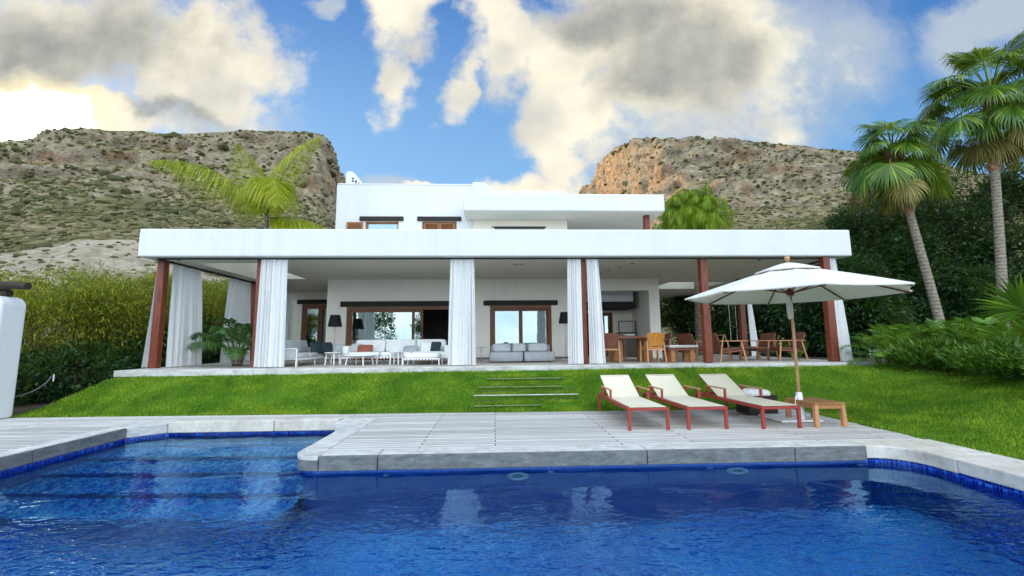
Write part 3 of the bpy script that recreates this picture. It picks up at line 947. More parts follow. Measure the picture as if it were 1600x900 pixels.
    pale = a.ramp(n3, [(0.35, (0.42, 0.34, 0.25)), (0.6, (0.70, 0.60, 0.46))])
    c = a.mix((Nd(a.nt, at.outputs['Fac']) * (n2.ss(0.3, 0.6, 0.7, 1.15))).clamp(), c, pale)
    vo = a.new('TexVoronoi'); vo.inputs['Scale'].default_value = 0.35; a.link(w, vo.inputs['Vector'])
    h = n2 * 2.0 + n3 * 1.4 + Nd(a.nt, vo.outputs['Distance']) * 0.8
    a.pbr(c, 0.95, 0, 0.1, a.bump(h, 0.9, 1.1))
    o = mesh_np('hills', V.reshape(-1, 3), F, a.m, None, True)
    atr = o.data.attributes.new('ochre_and_sun', 'FLOAT', 'POINT'); atr.data.foreach_set('value', sun_tint.ravel())
    atr = o.data.attributes.new('bare', 'FLOAT', 'POINT'); atr.data.foreach_set('value', zone.ravel())
    tag(o, kind='structure')
    # scrub scattered over the slopes
    ip = (1 + 5 ** 0.5) / 2
    ico = np.array([(-1, ip, 0), (1, ip, 0), (-1, -ip, 0), (1, -ip, 0), (0, -1, ip), (0, 1, ip), (0, -1, -ip), (0, 1, -ip), (ip, 0, -1), (ip, 0, 1), (-ip, 0, -1), (-ip, 0, 1)]) / math.hypot(1, ip)
    icf = np.array([(0, 11, 5), (0, 5, 1), (0, 1, 7), (0, 7, 10), (0, 10, 11), (1, 5, 9), (5, 11, 4), (11, 10, 2), (10, 7, 6), (7, 1, 8), (3, 9, 4), (3, 4, 2), (3, 2, 6), (3, 6, 8), (3, 8, 9), (4, 9, 5), (2, 4, 11), (6, 2, 10), (8, 6, 7), (9, 8, 1)])
    vis = np.where((px > -80) & (px < 1680))[0]
    K = 36000
    ci = rng.integers(vis[0], vis[-1] - 1, K); rj = (rng.random(K) ** 0.75 * (rows - 3)).astype(int)
    t, u_ = rng.random(K)[:, None], rng.random(K)[:, None]
    P = V[ci, rj] * (1 - t) + V[ci + 1, rj] * t; P = P * (1 - u_) + V[ci, rj + 1] * u_
    q = rj / rows
    cl = np.array([mnoise.noise((a * 0.05, b * 0.05, 9)) for a, b, _ in P])
    keep = (zone[ci, rj] < 0.9) & ((q < 0.62) | (rng.random(K) < 0.42)) & (rng.random(K) < 0.70 + 0.6 * cl) & ((zone[ci, rj] < 0.3) | (rng.random(K) < 0.25))
    P = P[keep]; k = len(P)
    rr = np.hypot(P[:, 0], P[:, 1])
    sz = rng.uniform(0.25, 0.68, k) * (1 + (rng.random(k) > 0.95) * rng.uniform(0.6, 2.2, k)) * np.clip(rr / 150, 0.6, 1.25)
    jit = rng.uniform(0.65, 1.3, (k, 12, 1))
    Vb = ico[None] * jit * sz[:, None, None] * np.array([1.25, 1.25, 0.85]) + P[:, None, :]
    Fb = icf[None] + (np.arange(k) * 12)[:, None, None]
    g = mesh_np('hillside_scrub', Vb.reshape(-1, 3), Fb.reshape(-1, 3), MT['scrub'], None, False)
    tag(g, 'olive green scrub bushes dotted over both rocky hillsides', 'scrub', kind='stuff')


def smooth_s(x, a, b):
    t = min(max((x - a) / (b - a), 0), 1)
    return t * t * (3 - 2 * t)


build_hills()

# ------------------------------------------------------------------ the villa
villa = thing('villa', 'white two storey flat roofed villa with a deep veranda on rust red columns', 'villa', (0, 12, FLOOR_Z))


def vp(name, mb, mat, parent=None, **kw):
    """part of the villa, built in world coordinates"""
    o = mb.build(name, mat, None, **kw)
    p = parent or villa
    bpy.context.view_layer.update()
    o.parent = p
    o.matrix_parent_inverse = p.matrix_world.inverted()
    return o


WY = 16.35                                     # face of the main front wall
WT = 0.32


def wall_with_holes(mb, x0, x1, z0, z1, y0, y1, holes):
    """wall in the x-z plane with rectangular openings (x0, x1, z0, z1), sorted by x"""
    cur = x0
    for hx0, hx1, hz0, hz1 in sorted(holes):
        if hx0 > cur: mb.box((cur, y0, z0), (hx0, y1, z1))
        if hz0 > z0: mb.box((hx0, y0, z0), (hx1, y1, hz0))
        if hz1 < z1: mb.box((hx0, y0, hz1), (hx1, y1, z1))
        cur = hx1
    if cur < x1: mb.box((cur, y0, z0), (x1, y1, z1))


def build_villa():
    # floor slab of the veranda
    m = MB(); m.box((-9.45, 11.62, 0.30), (10.05, 24.2, FLOOR_Z - 0.012)); vp('veranda_floor', m, MT['floor'])
    m = MB()
    for a, b in ((-9.50, -6.1), (-6.095, -2.2), (-2.195, 1.4), (1.405, 5.2), (5.205, 10.12)):
        m.box((a, 11.40, FLOOR_Z - 0.16), (b, 11.95, FLOOR_Z))
    m.box((-9.50, 11.955, FLOOR_Z - 0.16), (-9.2, 24.2, FLOOR_Z)); m.box((9.7, 11.955, FLOOR_Z - 0.16), (10.12, 24.2, FLOOR_Z))
    vp('floor_edge', m, MT['edge_stone'], bevel=0.015)
    m = MB(); m.box((-9.44, 11.47, 0.0), (10.04, 11.615, FLOOR_Z - 0.162)); vp('plinth', m, MT['edge_stone'])
    # veranda roof with two open wells
    X0, X1, Y0, Y1 = -9.62, 10.28, 11.90, 23.6
    holes = ((-8.75, -6.95, 12.95, 16.2), (7.15, 9.55, 17.42, 19.65))
    ins = 0.006
    (ax0, ax1, ay0, ay1), (bx0, bx1, by0, by1) = holes
    m = MB()
    for a, b in (((ax1, Y0 + 0.3), (bx0, Y1)), ((X0 + 0.3, Y0 + 0.3), (ax0, Y1)), ((ax0, Y0 + 0.3), (ax1, ay0)), ((ax0, ay1), (ax1, Y1)),
                 ((bx0, Y0 + 0.3), (bx1, by0)), ((bx0, by1), (bx1, Y1)), ((bx1, Y0 + 0.3), (X1 - 0.3, Y1))):
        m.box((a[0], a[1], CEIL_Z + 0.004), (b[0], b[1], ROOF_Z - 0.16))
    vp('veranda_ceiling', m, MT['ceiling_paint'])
    m = MB()
    m.box((X0, Y0, CEIL_Z - 0.008), (X1, Y0 + 0.298, ROOF_Z))
    m.box((X0, Y0 + 0.30, CEIL_Z - 0.008), (X0 + 0.298, Y1, ROOF_Z)); m.box((X1 - 0.298, Y0 + 0.30, CEIL_Z - 0.008), (X1, Y1, ROOF_Z))
    vp('fascia', m, MT['white_stucco'], bevel=0.045, seg=3)
    # curtain rails
    m = MB(); m.box((-9.25, Y0 + 0.20, CEIL_Z - 0.045), (9.55, Y0 + 0.26, CEIL_Z - 0.010)); m.box((-9.30, Y0 + 0.32, CEIL_Z - 0.045), (-9.24, 17.0, CEIL_Z - 0.010))
    m.box((9.86, Y0 + 0.32, CEIL_Z - 0.045), (9.92, 17.4, CEIL_Z - 0.010)); vp('curtain_rail', m, MT['black_metal'])
    # columns
    for x, y in ((-9.31, 12.45), (-6.56, 12.30), (2.53, 12.22), (6.02, 12.22), (9.55, 12.06), (-9.22, 17.0), (9.62, 16.6)):
        m = MB(); m.bar((x, y, FLOOR_Z), (x, y, CEIL_Z), 0.215, 0.215, 0.20, 0.20)
        if x == -6.56: m = MB().bar((x, y, FLOOR_Z), (x, y, CEIL_Z), 0.13, 0.13)
        if x == 2.53: m = MB().bar((x, y + 0.1, FLOOR_Z), (x, y + 0.1, CEIL_Z), 0.17, 0.17)
        vp('column', m, MT['rust_wood'], bevel=0.022)
    # main wall of the ground floor
    D1 = (-5.50, -1.02, FLOOR_Z, 2.82); D2 = (-0.18, 2.14, FLOOR_Z, 2.84); NI = (2.95, 5.90, FLOOR_Z, 3.40)
    m = MB(); wall_with_holes(m, -6.22, 6.30, FLOOR_Z - 0.02, CEIL_Z + 0.003, WY, WY + WT, [D1, D2, NI]); vp('wall', m, MT['veranda_wall'])
    m = MB(); m.box((-6.22, WY + WT + 0.002, FLOOR_Z - 0.02), (-5.9, 20.2, CEIL_Z + 0.003)); vp('wall', m, MT['veranda_wall'])
    LD = (-8.80, -7.0, FLOOR_Z, 3.28)
    m = MB(); wall_with_holes(m, -9.55, -5.9, FLOOR_Z - 0.02, CEIL_Z + 0.003, 20.2, 20.2 + WT, [LD]); vp('wall', m, MT['veranda_wall'])
    m = MB(); m.box((5.98, WY + WT + 0.002, FLOOR_Z - 0.02), (6.298, 21.5, CEIL_Z + 0.003)); vp('wall', m, MT['veranda_wall'])
    # skirting line along the foot of the wall
    for a, b in ((-6.2, -5.52), (-1.0, -0.2), (2.16, 2.93)):
        m = MB(); m.box((a, WY - 0.012, FLOOR_Z), (b, WY - 0.002, FLOOR_Z + 0.07)); vp('skirting', m, MT['room'])
    # rooms behind the glass: floor, back and side walls
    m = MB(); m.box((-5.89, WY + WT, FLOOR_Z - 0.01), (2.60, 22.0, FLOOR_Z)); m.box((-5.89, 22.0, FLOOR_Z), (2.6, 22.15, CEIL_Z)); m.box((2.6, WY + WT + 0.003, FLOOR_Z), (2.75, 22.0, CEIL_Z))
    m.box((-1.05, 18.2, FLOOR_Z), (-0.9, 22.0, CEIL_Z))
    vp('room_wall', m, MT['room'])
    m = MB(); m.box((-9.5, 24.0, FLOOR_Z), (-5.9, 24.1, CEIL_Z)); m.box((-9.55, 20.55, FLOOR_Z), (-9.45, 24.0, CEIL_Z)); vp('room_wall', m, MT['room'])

    # big sliding door, right leaf pushed open
    def lintel(x0, x1, y, z, h=0.19, d=0.22, rz=0.0):
        m = MB(); m.box((x0, y - 0.06, z), (x1, y + d, z + h))
        return vp('lintel', m, MT['dark_beam'], bevel=0.018)

    def door(x0, x1, z0, z1, y, leaves, depth=0.1, fr=0.11, mat='door_wood', name='glass_door'):
        """outer frame as the part, glazed leaves as sub-parts: (x0, x1, dy)"""
        m = MB()
        m.box((x0, y, z0), (x0 + fr, y + depth, z1)); m.box((x1 - fr, y, z0), (x1, y + depth, z1)); m.box((x0 + fr, y, z1 - fr), (x1 - fr, y + depth, z1))
        m.box((x0 + fr, y, z0), (x1 - fr, y + depth, z0 + 0.035))
        d = vp(name, m, MT[mat], bevel=0.006)
        for a, b, dy in leaves:
            s = MB(); f = 0.085
            zt, zb = z1 - fr - 0.004, z0 + 0.04
            s.box((a, y + dy, zb), (a + f, y + dy + 0.05, zt)); s.box((b - f, y + dy, zb), (b, y + dy + 0.05, zt))
            s.box((a + f, y + dy, zt - f), (b - f, y + dy + 0.05, zt)); s.box((a + f, y + dy, zb), (b - f, y + dy + 0.05, zb + f + 0.03))
            vp('sash', s, MT[mat], d, bevel=0.005)
            g = MB(); g.box((a + f - 0.003, y + dy + 0.02, zb + f), (b - f + 0.003, y + dy + 0.028, zt - f + 0.003))
            vp('pane', g, MT['glass'], d)
            h = MB(); h.tube([(b - 0.045, y + dy - 0.03, z0 + 0.95), (b - 0.045, y + dy - 0.03, z0 + 1.2)], 0.012); vp('handle', h, MT['black_metal'], d)
        return d

    lintel(-5.72, -0.80, WY, 2.825, 0.20)
    door(-5.50, -1.02, FLOOR_Z, 2.82, WY + 0.08, [(-5.39, -3.02, 0.03), (-3.42, -2.70, 0.09)], 0.15)
    lintel(-0.42, 2.38, WY, 2.845, 0.19)
    door(-0.18, 2.14, FLOOR_Z, 2.84, WY + 0.08, [(-0.07, 0.99, 0.03), (0.97, 2.03, 0.085)], 0.14)
    lintel(-9.02, -6.75, 20.2, 3.285, 0.20)
    door(-8.80, -7.0, FLOOR_Z, 3.28, 20.28, [(-8.68, -8.02, 0.03), (-8.0, -7.12, 0.03)], 0.14, 0.12)
    # curtains drawn back inside the rooms
    for x0, x1, y in ((-4.75, -3.9, 17.05), (1.45, 2.0, 17.0)):
        m = MB(); fold_sheet(m, [(x0, y), (x1, y)], [(x0, y), (x1, y)], CEIL_Z - 0.9, FLOOR_Z + 0.02, 7, 0.05)
        o = vp('inner_curtain', m, MT['grey_fabric'], smooth=True)
    # outdoor kitchen in the niche
    m = MB(); m.box((2.80, 18.75, FLOOR_Z - 0.01), (3.55, 18.9, CEIL_Z)); m.box((5.12, 18.75, FLOOR_Z - 0.01), (5.975, 18.9, CEIL_Z)); m.box((3.55, 18.75, 2.72), (5.12, 18.9, CEIL_Z)); vp('niche_wall', m, MT['veranda_wall'])
    m = MB(); m.box((2.76, 17.6, 3.08), (5.70, 18.74, 3.78)); vp('cooker_hood', m, MT['white_stucco'], bevel=0.01)
    m = MB(); m.box((2.765, 17.5, 2.80), (5.75, 18.74, 3.06)); vp('hood_beam', m, MT['dark_beam'], bevel=0.01)
    m = MB(); m.box((5.13, 18.1, FLOOR_Z), (5.96, 18.74, 1.72)); vp('kitchen_counter', m, MT['room'], bevel=0.01)
    m = MB(); m.box((5.17, 18.06, 1.80), (5.90, 18.5, 1.84)); m.box((5.17, 18.06, 1.72), (5.2, 18.1, 2.3)); m.box((5.87, 18.06, 1.72), (5.9, 18.1, 2.3)); m.box((5.17, 18.06, 2.28), (5.9, 18.1, 2.32)); vp('grill_frame', m, MT['black_metal'])
    door(3.55, 5.12, FLOOR_Z, 2.72, 18.80, [(4.28, 4.66, 0.02), (4.70, 5.02, 0.05)], 0.08, 0.06)
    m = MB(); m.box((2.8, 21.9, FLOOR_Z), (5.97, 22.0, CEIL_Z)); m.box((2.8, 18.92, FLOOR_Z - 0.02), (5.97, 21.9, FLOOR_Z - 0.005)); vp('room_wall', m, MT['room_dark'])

    # ceiling fittings
    for x, y in ((4.25, 13.1), (4.05, 13.75), (3.85, 14.4), (3.7, 14.95), (-8.9, 12.45), (-7.2, 12.35), (7.9, 12.5)):
        m = MB(); m.lathe([(0.045, 0.0), (0.06, -0.01), (0.05, -0.012), (0.03, 0.0)], (x, y, CEIL_Z), 14); vp('downlight', m, MT['black_metal'])
    for x, y in ((0.75, 13.3), (0.55, 15.0), (-3.9, 15.3), (6.3, 13.0), (6.0, 15.6), (-6.3, 14.9)):
        m = MB(); m.lathe([(0.10, 0.0), (0.16, -0.012), (0.14, -0.018), (0.02, -0.012)], (x, y, CEIL_Z), 20); vp('speaker_grille', m, MT['ceiling_paint'], smooth=True)

    # upper storey
    UZ = ROOF_Z - 0.16
    W1 = (-5.60, -4.98, 4.9, 6.10); W2 = (-4.92, -3.66, 4.9, 6.10); W3 = (-2.77, -1.45, 4.9, 6.10)
    m = MB(); wall_with_holes(m, -6.03, -0.82, UZ, 7.52, WY, WY + WT, [W2, W3]); m.box((-6.03, WY + WT, UZ), (-5.71, 23.4, 7.52)); m.box((-5.71, WY + WT, 7.0), (-0.82, 23.4, 7.1))
    m.box((-5.71, 23.1, 7.1), (-0.82, 23.4, 7.5))
    vp('upper_wall', m, MT['white_stucco'])
    m = MB(); m.box((-6.03, WY, 7.523), (-0.82, WY + WT, 7.60)); vp('wall_cap', m, MT['white_stucco'], bevel=0.05, seg=3)
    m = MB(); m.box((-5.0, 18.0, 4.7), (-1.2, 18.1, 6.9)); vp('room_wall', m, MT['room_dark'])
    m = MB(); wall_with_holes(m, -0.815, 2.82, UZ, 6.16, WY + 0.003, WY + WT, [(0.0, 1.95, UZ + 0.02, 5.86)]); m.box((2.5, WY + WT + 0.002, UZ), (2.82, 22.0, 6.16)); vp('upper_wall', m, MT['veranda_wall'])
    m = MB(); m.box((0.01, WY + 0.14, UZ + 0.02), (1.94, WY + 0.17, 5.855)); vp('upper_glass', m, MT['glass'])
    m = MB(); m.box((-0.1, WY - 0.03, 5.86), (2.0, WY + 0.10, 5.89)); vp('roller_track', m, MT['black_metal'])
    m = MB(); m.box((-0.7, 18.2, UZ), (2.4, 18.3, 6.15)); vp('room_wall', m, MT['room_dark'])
    # roof of the upper porch
    m = MB(); m.box((-1.12, 15.2, 6.165), (6.24, 22.6, 6.82)); vp('upper_roof', m, MT['white_stucco'], bevel=0.06, seg=3)
    # parapet with a curved shoulder, and its long low continuation
    pts = [(-0.86, 6.83), (-0.86, 7.60)] + [(-0.86 + 0.07 * (1 - math.cos(t)), 7.60 + 0.07 * math.sin(t)) for t in np.linspace(0.3, PI / 2, 4)]
    pts += [(-0.45, 7.66)] + [(-0.45 + 0.62 * t, 7.66 - 0.335 * (t * t * (3 - 2 * t))) for t in np.linspace(0.12, 1, 9)] + [(2.78, 7.325)] + [(2.84, 7.27), (2.85, 6.83)]
    m = MB(); m.prism_y(pts, WY - 0.02, WY + 0.30); vp('parapet', m, MT['white_stucco'], bevel=0.03, seg=3)
    m = MB(); m.box((2.53, WY + 0.31, 6.83), (2.85, 22.5, 7.30)); vp('parapet', m, MT['white_stucco'], bevel=0.04)
    # chimney with rounded back
    q = [(-6.30, 7.0), (-6.30, 8.62)] + [(-6.30 + 0.13 * (1 - math.cos(t)), 8.62 + 0.13 * math.sin(t)) for t in np.linspace(0.3, PI / 2, 5)] + [(-6.05, 8.74), (-5.86, 8.58), (-5.70, 8.38), (-5.60, 8.20), (-5.58, 7.0)]
    m = MB(); m.prism_y(q, 18.0, 18.75); ch = vp('chimney', m, MT['white_stucco'], bevel=0.03)
    for x, z in ((-5.99, 8.42), (-5.99, 8.31), (-5.86, 8.30), (-5.86, 8.21), (-5.74, 8.20), (-5.74, 8.12)):
        m = MB(); m.box((x - 0.035, 17.992, z - 0.035), (x + 0.035, 18.03, z + 0.035)); vp('vent_hole', m, MT['black_metal'], ch)
    # upper column and porch
    m = MB().bar((5.72, 15.75, UZ), (5.72, 15.75, 6.165), 0.20, 0.20); vp('column', m, MT['rust_wood'], bevel=0.015)
    lintel(-5.13, -3.47, WY, 6.105, 0.17); lintel(-2.95, -1.27, WY, 6.105, 0.17)

    def upper_window(x0, x1, leaves):
        m = MB(); y, f, z0, z1 = WY + 0.10, 0.07, 4.9, 6.10
        m.box((x0, y, z0), (x0 + f, y + 0.08, z1)); m.box((x1 - f, y, z0), (x1, y + 0.08, z1)); m.box((x0 + f, y, z1 - f), (x1 - f, y + 0.08, z1)); m.box((x0 + f, y, z0), (x1 - f, y + 0.08, z0 + f))
        w = vp('window', m, MT['shutter_wood'], bevel=0.005)
        g = MB(); g.box((x0 + f, y + 0.05, z0 + f), (x1 - f, y + 0.058, z1 - f)); vp('pane', g, MT['glass'], w)
        if leaves:
            for a, b in leaves: shutter(a, b, y - 0.055, w)

    def shutter(a, b, y, parent):
        s = MB(); z0, z1, f = 4.92, 6.05, 0.06
        s.box((a, y, z0), (a + f, y + 0.045, z1)); s.box((b - f, y, z0), (b, y + 0.045, z1)); s.box((a + f, y, z1 - f), (b - f, y + 0.045, z1)); s.box((a + f, y, z0), (b - f, y + 0.045, z0 + f))
        k = z0 + f
        while k < z1 - f - 0.02:
            s.add([(a + f, y, k), (b - f, y, k), (b - f, y + 0.035, k + 0.035), (a + f, y + 0.035, k + 0.035), (a + f, y + 0.004, k - 0.006), (b - f, y + 0.004, k - 0.006), (b - f, y + 0.039, k + 0.029), (a + f, y + 0.039, k + 0.029)],
                  [(0, 1, 2, 3), (7, 6, 5, 4), (0, 4, 5, 1), (1, 5, 6, 2), (2, 6, 7, 3), (3, 7, 4, 0)])
            k += 0.042
        vp('shutter', s, MT['shutter_wood'], parent)

    upper_window(-4.92, -3.66, None)
    upper_window(-2.77, -1.45, [(-2.70, -2.115), (-2.105, -1.52)])
    # one shutter folded back flat on the wall
    s_parent = [o for o in villa.children if o.name.startswith('window')][0]
    shutter(-5.60, -4.99, WY - 0.055, s_parent)


def fold_sheet(m, top, bot, zt, zb, folds, amp, rows=16, cols=None, belly=0.0, seed=0, gather=1.0):
    """pleated cloth hanging between two plan lines (lists of x,y)"""
    cols = cols or folds * 10
    r = random.Random(seed)
    ph = [r.uniform(-0.5, 0.5) for _ in range(folds + 2)]
    am = [r.uniform(0.45, 1.35) for _ in range(folds + 2)]
    wb = [r.uniform(0.15, 0.4), r.uniform(0, 6), r.uniform(0.08, 0.22), r.uniform(0, 6)]

    def along(line, t):
        seg = t * (len(line) - 1); i = min(int(seg), len(line) - 2); f = seg - i
        a, b = line[i], line[i + 1]
        dx, dy = b[0] - a[0], b[1] - a[1]; L = math.hypot(dx, dy) or 1
        return a[0] + dx * f, a[1] + dy * f, -dy / L, dx / L
    V = []
    for j in range(rows + 1):
        v = j / rows
        for i in range(cols + 1):
            t = i / cols
            x0, y0, nx, ny = along(top, t); x1, y1, mx, my = along(bot, t)
            k = v ** 0.8
            x, y = x0 + (x1 - x0) * k, y0 + (y1 - y0) * k
            nx, ny = nx + (mx - nx) * k, ny + (my - ny) * k
            fi = t * folds; q = int(min(fi, folds))
            fq = fi + wb[0] * math.sin(2.3 * PI * t + wb[1]) + wb[2] * math.sin(5.1 * PI * t + wb[3] + 1.4 * v) + 0.10 * v * math.sin(3 * PI * t + wb[1])
            A = am[q] + (am[min(q + 1, folds)] - am[q]) * (fi - q) if q < folds else am[q]
            s_ = math.sin(2 * PI * fq)
            w = math.copysign(abs(s_) ** 0.75, s_) * A * amp * (0.55 + 0.45 * v if gather else 1) * (0.85 + 0.25 * math.sin(2.2 * v + q))
            w += 0.12 * amp * math.sin(6 * PI * fq + 3 * v)
            w += belly * math.sin(PI * v ** 0.8)
            V.append((x + nx * w, y + ny * w, zt + (zb - zt) * v))
    F = [(j * (cols + 1) + i, j * (cols + 1) + i + 1, (j + 1) * (cols + 1) + i + 1, (j + 1) * (cols + 1) + i) for j in range(rows) for i in range(cols)]
    m.add(V, F)


build_villa()

# ------------------------------------------------------------------ curtains round the veranda
ZT, ZB = CEIL_Z - 0.05, FLOOR_Z + 0.015
curtains = [
    ([(-9.52, 12.50), (-9.52, 12.85)], [(-9.66, 12.46), (-9.55, 12.95)], 3, 0.03, -0.03, 'white curtain blown outward at the outer side of the left corner column'),
    ([(-9.27, 12.75), (-9.27, 13.95)], [(-9.20, 12.72), (-9.05, 13.95)], 6, 0.06, 0.0, 'broad white curtain hanging just right of the left corner column'),
    ([(-9.27, 15.5), (-9.27, 16.75)], [(-9.32, 15.3), (-9.12, 16.7)], 6, 0.05, 0.0, 'cream curtain beside the rear left column, behind the potted palm'),
    ([(-6.44, 12.12), (-5.72, 12.12)], [(-6.46, 12.14), (-5.66, 12.12)], 7, 0.065, 0.0, 'white curtain beside the thin column, left of the sofas'),
    ([(-1.24, 12.12), (-0.58, 12.12)], [(-1.30, 12.12), (-0.52, 12.12)], 7, 0.065, 0.0, 'white curtain alone between the sofas and the grey daybed'),
    ([(2.07, 12.12), (2.45, 12.12)], [(2.02, 12.10), (2.44, 12.12)], 5, 0.05, 0.0, 'white curtain of a pair, on the daybed side of their column'),
    ([(2.62, 12.12), (2.94, 12.12)], [(2.62, 12.12), (3.06, 12.10)], 5, 0.05, 0.0, 'white curtain of a pair, on the dining table side of their column'),
    ([(9.68, 12.04), (9.90, 12.06)], [(9.68, 12.04), (10.11, 12.08)], 5, 0.04, 0.0, 'white curtain tied beside the right corner column'),
    ([(9.84, 16.55), (10.02, 16.75)], [(9.82, 16.40), (10.30, 16.75)], 5, 0.05, 0.0, 'white curtain by the rear right column, behind the lounge chairs'),
    ([(-9.70, 19.6), (-9.25, 20.05)], [(-9.70, 19.6), (-9.25, 20.05)], 5, 0.04, 0.0, 'cream curtain in the far left corner, left of the narrow glass door'),
]
for i, (tp, bt, nf_, am_, be, lab) in enumerate(curtains):
    c = MB(); fold_sheet(c, tp, bt, ZT, ZB, nf_, am_, belly=be, seed=i)
    o = c.build('curtain', MT['curtain'], None, smooth=True)
    tag(o, lab, 'curtain', 'white curtains round the veranda')

# ------------------------------------------------------------------ sun loungers on the deck


def make_lounger(loc, rz):
    """local frame: foot end at y = 0, head end at y = 2.2, x across, z = 0 on the deck"""
    t = thing('sun_lounger', None, None, loc, rz)
    W, H, L = 0.70, 0.345, 2.16
    red = MT['red_metal']
    f = MB()
    for s in (-1, 1): f.bar((s * (W / 2 - 0.0225), 0.0, H), (s * (W / 2 - 0.0225), L, H), 0.045, 0.055)
    for y in (0.0225, 1.30, L - 0.0225): f.bar((-W / 2 + 0.046, y, H - 0.004), (W / 2 - 0.046, y, H - 0.004), 0.045, 0.045)
    f.build('frame', red, t, bevel=0.006)
    for s in (-1, 1):
        for y in (0.026, L - 0.026):
            m = MB().bar((s * (W / 2 - 0.0265), y, 0), (s * (W / 2 - 0.0265), y, H - 0.029), 0.05, 0.05); m.build('leg', red, t, bevel=0.006)
    hy, hz = 1.36, H + 0.038
    ang = rad(28.5); BL = 0.78
    by, bz = hy + BL * math.cos(ang), hz + BL * math.sin(ang)
    # back frame, its prop and the two slings
    b = MB()
    for s in (-1, 1):
        b.bar((s * (W / 2 - 0.065), hy, hz - 0.02), (s * (W / 2 - 0.065), by, bz - 0.02), 0.028, 0.028)
        b.bar((s * (W / 2 - 0.085), hy + 0.42 * math.cos(ang), hz + 0.42 * math.sin(ang) - 0.035), (s * (W / 2 - 0.085), hy + 0.56, H), 0.018, 0.018)
    b.bar((-W / 2 + 0.06, by - 0.02, bz - 0.03), (W / 2 - 0.06, by - 0.02, bz - 0.03), 0.028, 0.028)
    b.build('back_frame', red, t)
    def sling(p, q, sag, name):
        V, F = [], []
        n, k = 12, 8
        for z in (0, 1):
            for i in range(n + 1):
                u = i / n
                for j in range(k + 1):
                    v = j / k
                    V.append((-W / 2 + 0.045 + (W - 0.09) * v, p[0] + (q[0] - p[0]) * u, p[1] + (q[1] - p[1]) * u - sag * 4 * v * (1 - v) * (1 - (2 * u - 1) ** 4) - z * 0.006))
        m_ = (n + 1) * (k + 1)
        for z in (0, 1):
            for i in range(n):
                for j in range(k):
                    a = z * m_ + i * (k + 1) + j
                    F.append((a, a + 1, a + k + 2, a + k + 1))
        edge = [j for j in range(k + 1)] + [i * (k + 1) + k for i in range(1, n + 1)] + [n * (k + 1) + j for j in range(k - 1, -1, -1)] + [i * (k + 1) for i in range(n - 1, 0, -1)]
        for a, c in zip(edge, edge[1:] + edge[:1]): F.append((a, c, c + m_, a + m_))
        MB().add(V, F).build(name, MT['sling'], t, True, auto=True)
    sling((0.012, H + 0.036), (hy - 0.005, H + 0.036), 0.016, 'seat_sling')
    sling((hy + 0.003, hz), (by, bz), 0.014, 'back_sling')
    for s in (-1, 1):
        x = s * (W / 2 + 0.012)
        MB().bar((x, 1.02, H + 0.0), (x, 1.02, H + 0.195), 0.035, 0.045).build('arm_post', red, t, bevel=0.005)
        MB().bar((x, 1.62, H + 0.0), (x, 1.62, H + 0.195), 0.035, 0.045).build('arm_post', red, t, bevel=0.005)
        MB().bar((x, 0.98, H + 0.210), (x, 1.68, H + 0.210), 0.048, 0.024).build('armrest', MT['teak_pale'], t, bevel=0.006)
    return t


LG = 'sun loungers in a row on the pool deck'
l0 = make_lounger((2.55, 7.335, 0), 0.0)
tag(l0, 'red framed beige sun lounger nearest the lawn steps', 'sun lounger', LG)
l1 = copy_tree(l0); l1.location = (3.545, 7.335, 0); l1.rotation_euler.z = rad(0.5)
tag(l1, 'red framed beige sun lounger between two others', 'sun lounger', LG)
l2 = copy_tree(l0); l2.location = (4.79, 7.30, 0); l2.rotation_euler.z = rad(3.4)
tag(l2, 'red framed beige sun lounger beside the teak side table', 'sun lounger', LG)

# teak side table
t = thing('side_table', 'small chunky teak side table beside the umbrella pole', 'side table', (5.68, 7.74, 0), rad(2))
W, D, H = 0.56, 0.74, 0.40
m = MB()
for k in range(5):
    a = -W / 2 + k * W / 5
    m.box((a + 0.003, -D / 2, H - 0.032), (a + W / 5 - 0.003, D / 2, H))
m.build('table_top', MT['teak'], t, bevel=0.005)
m = MB()
for s in (-1, 1):
    m.box((-W / 2 + 0.07, s * (D / 2 - 0.03) - 0.015, H - 0.10), (W / 2 - 0.07, s * (D / 2 - 0.03) + 0.015, H - 0.034))
    m.box((s * (W / 2 - 0.03) - 0.015, -D / 2 + 0.07, H - 0.10), (s * (W / 2 - 0.03) + 0.015, D / 2 - 0.07, H - 0.034))
m.build('apron', MT['teak'], t)
for sx in (-1, 1):
    for sy in (-1, 1):
        MB().bar((sx * (W / 2 - 0.03), sy * (D / 2 - 0.03), 0), (sx * (W / 2 - 0.04), sy * (D / 2 - 0.04), H - 0.033), 0.075, 0.075, 0.068, 0.068).build('leg', MT['teak_pale'], t, bevel=0.008)

# ------------------------------------------------------------------ big octagonal parasol
UX, UY, ZR, ZA, RU = 5.50, 7.85, 2.30, 2.865, 1.83
pt = thing('parasol', 'large off white octagonal parasol on a wooden pole', 'parasol', (UX, UY, 0), 0)
A0 = rad(24)
rim = [(RU * math.sin(A0 + k * PI / 4), -RU * math.cos(A0 + k * PI / 4)) for k in range(8)]


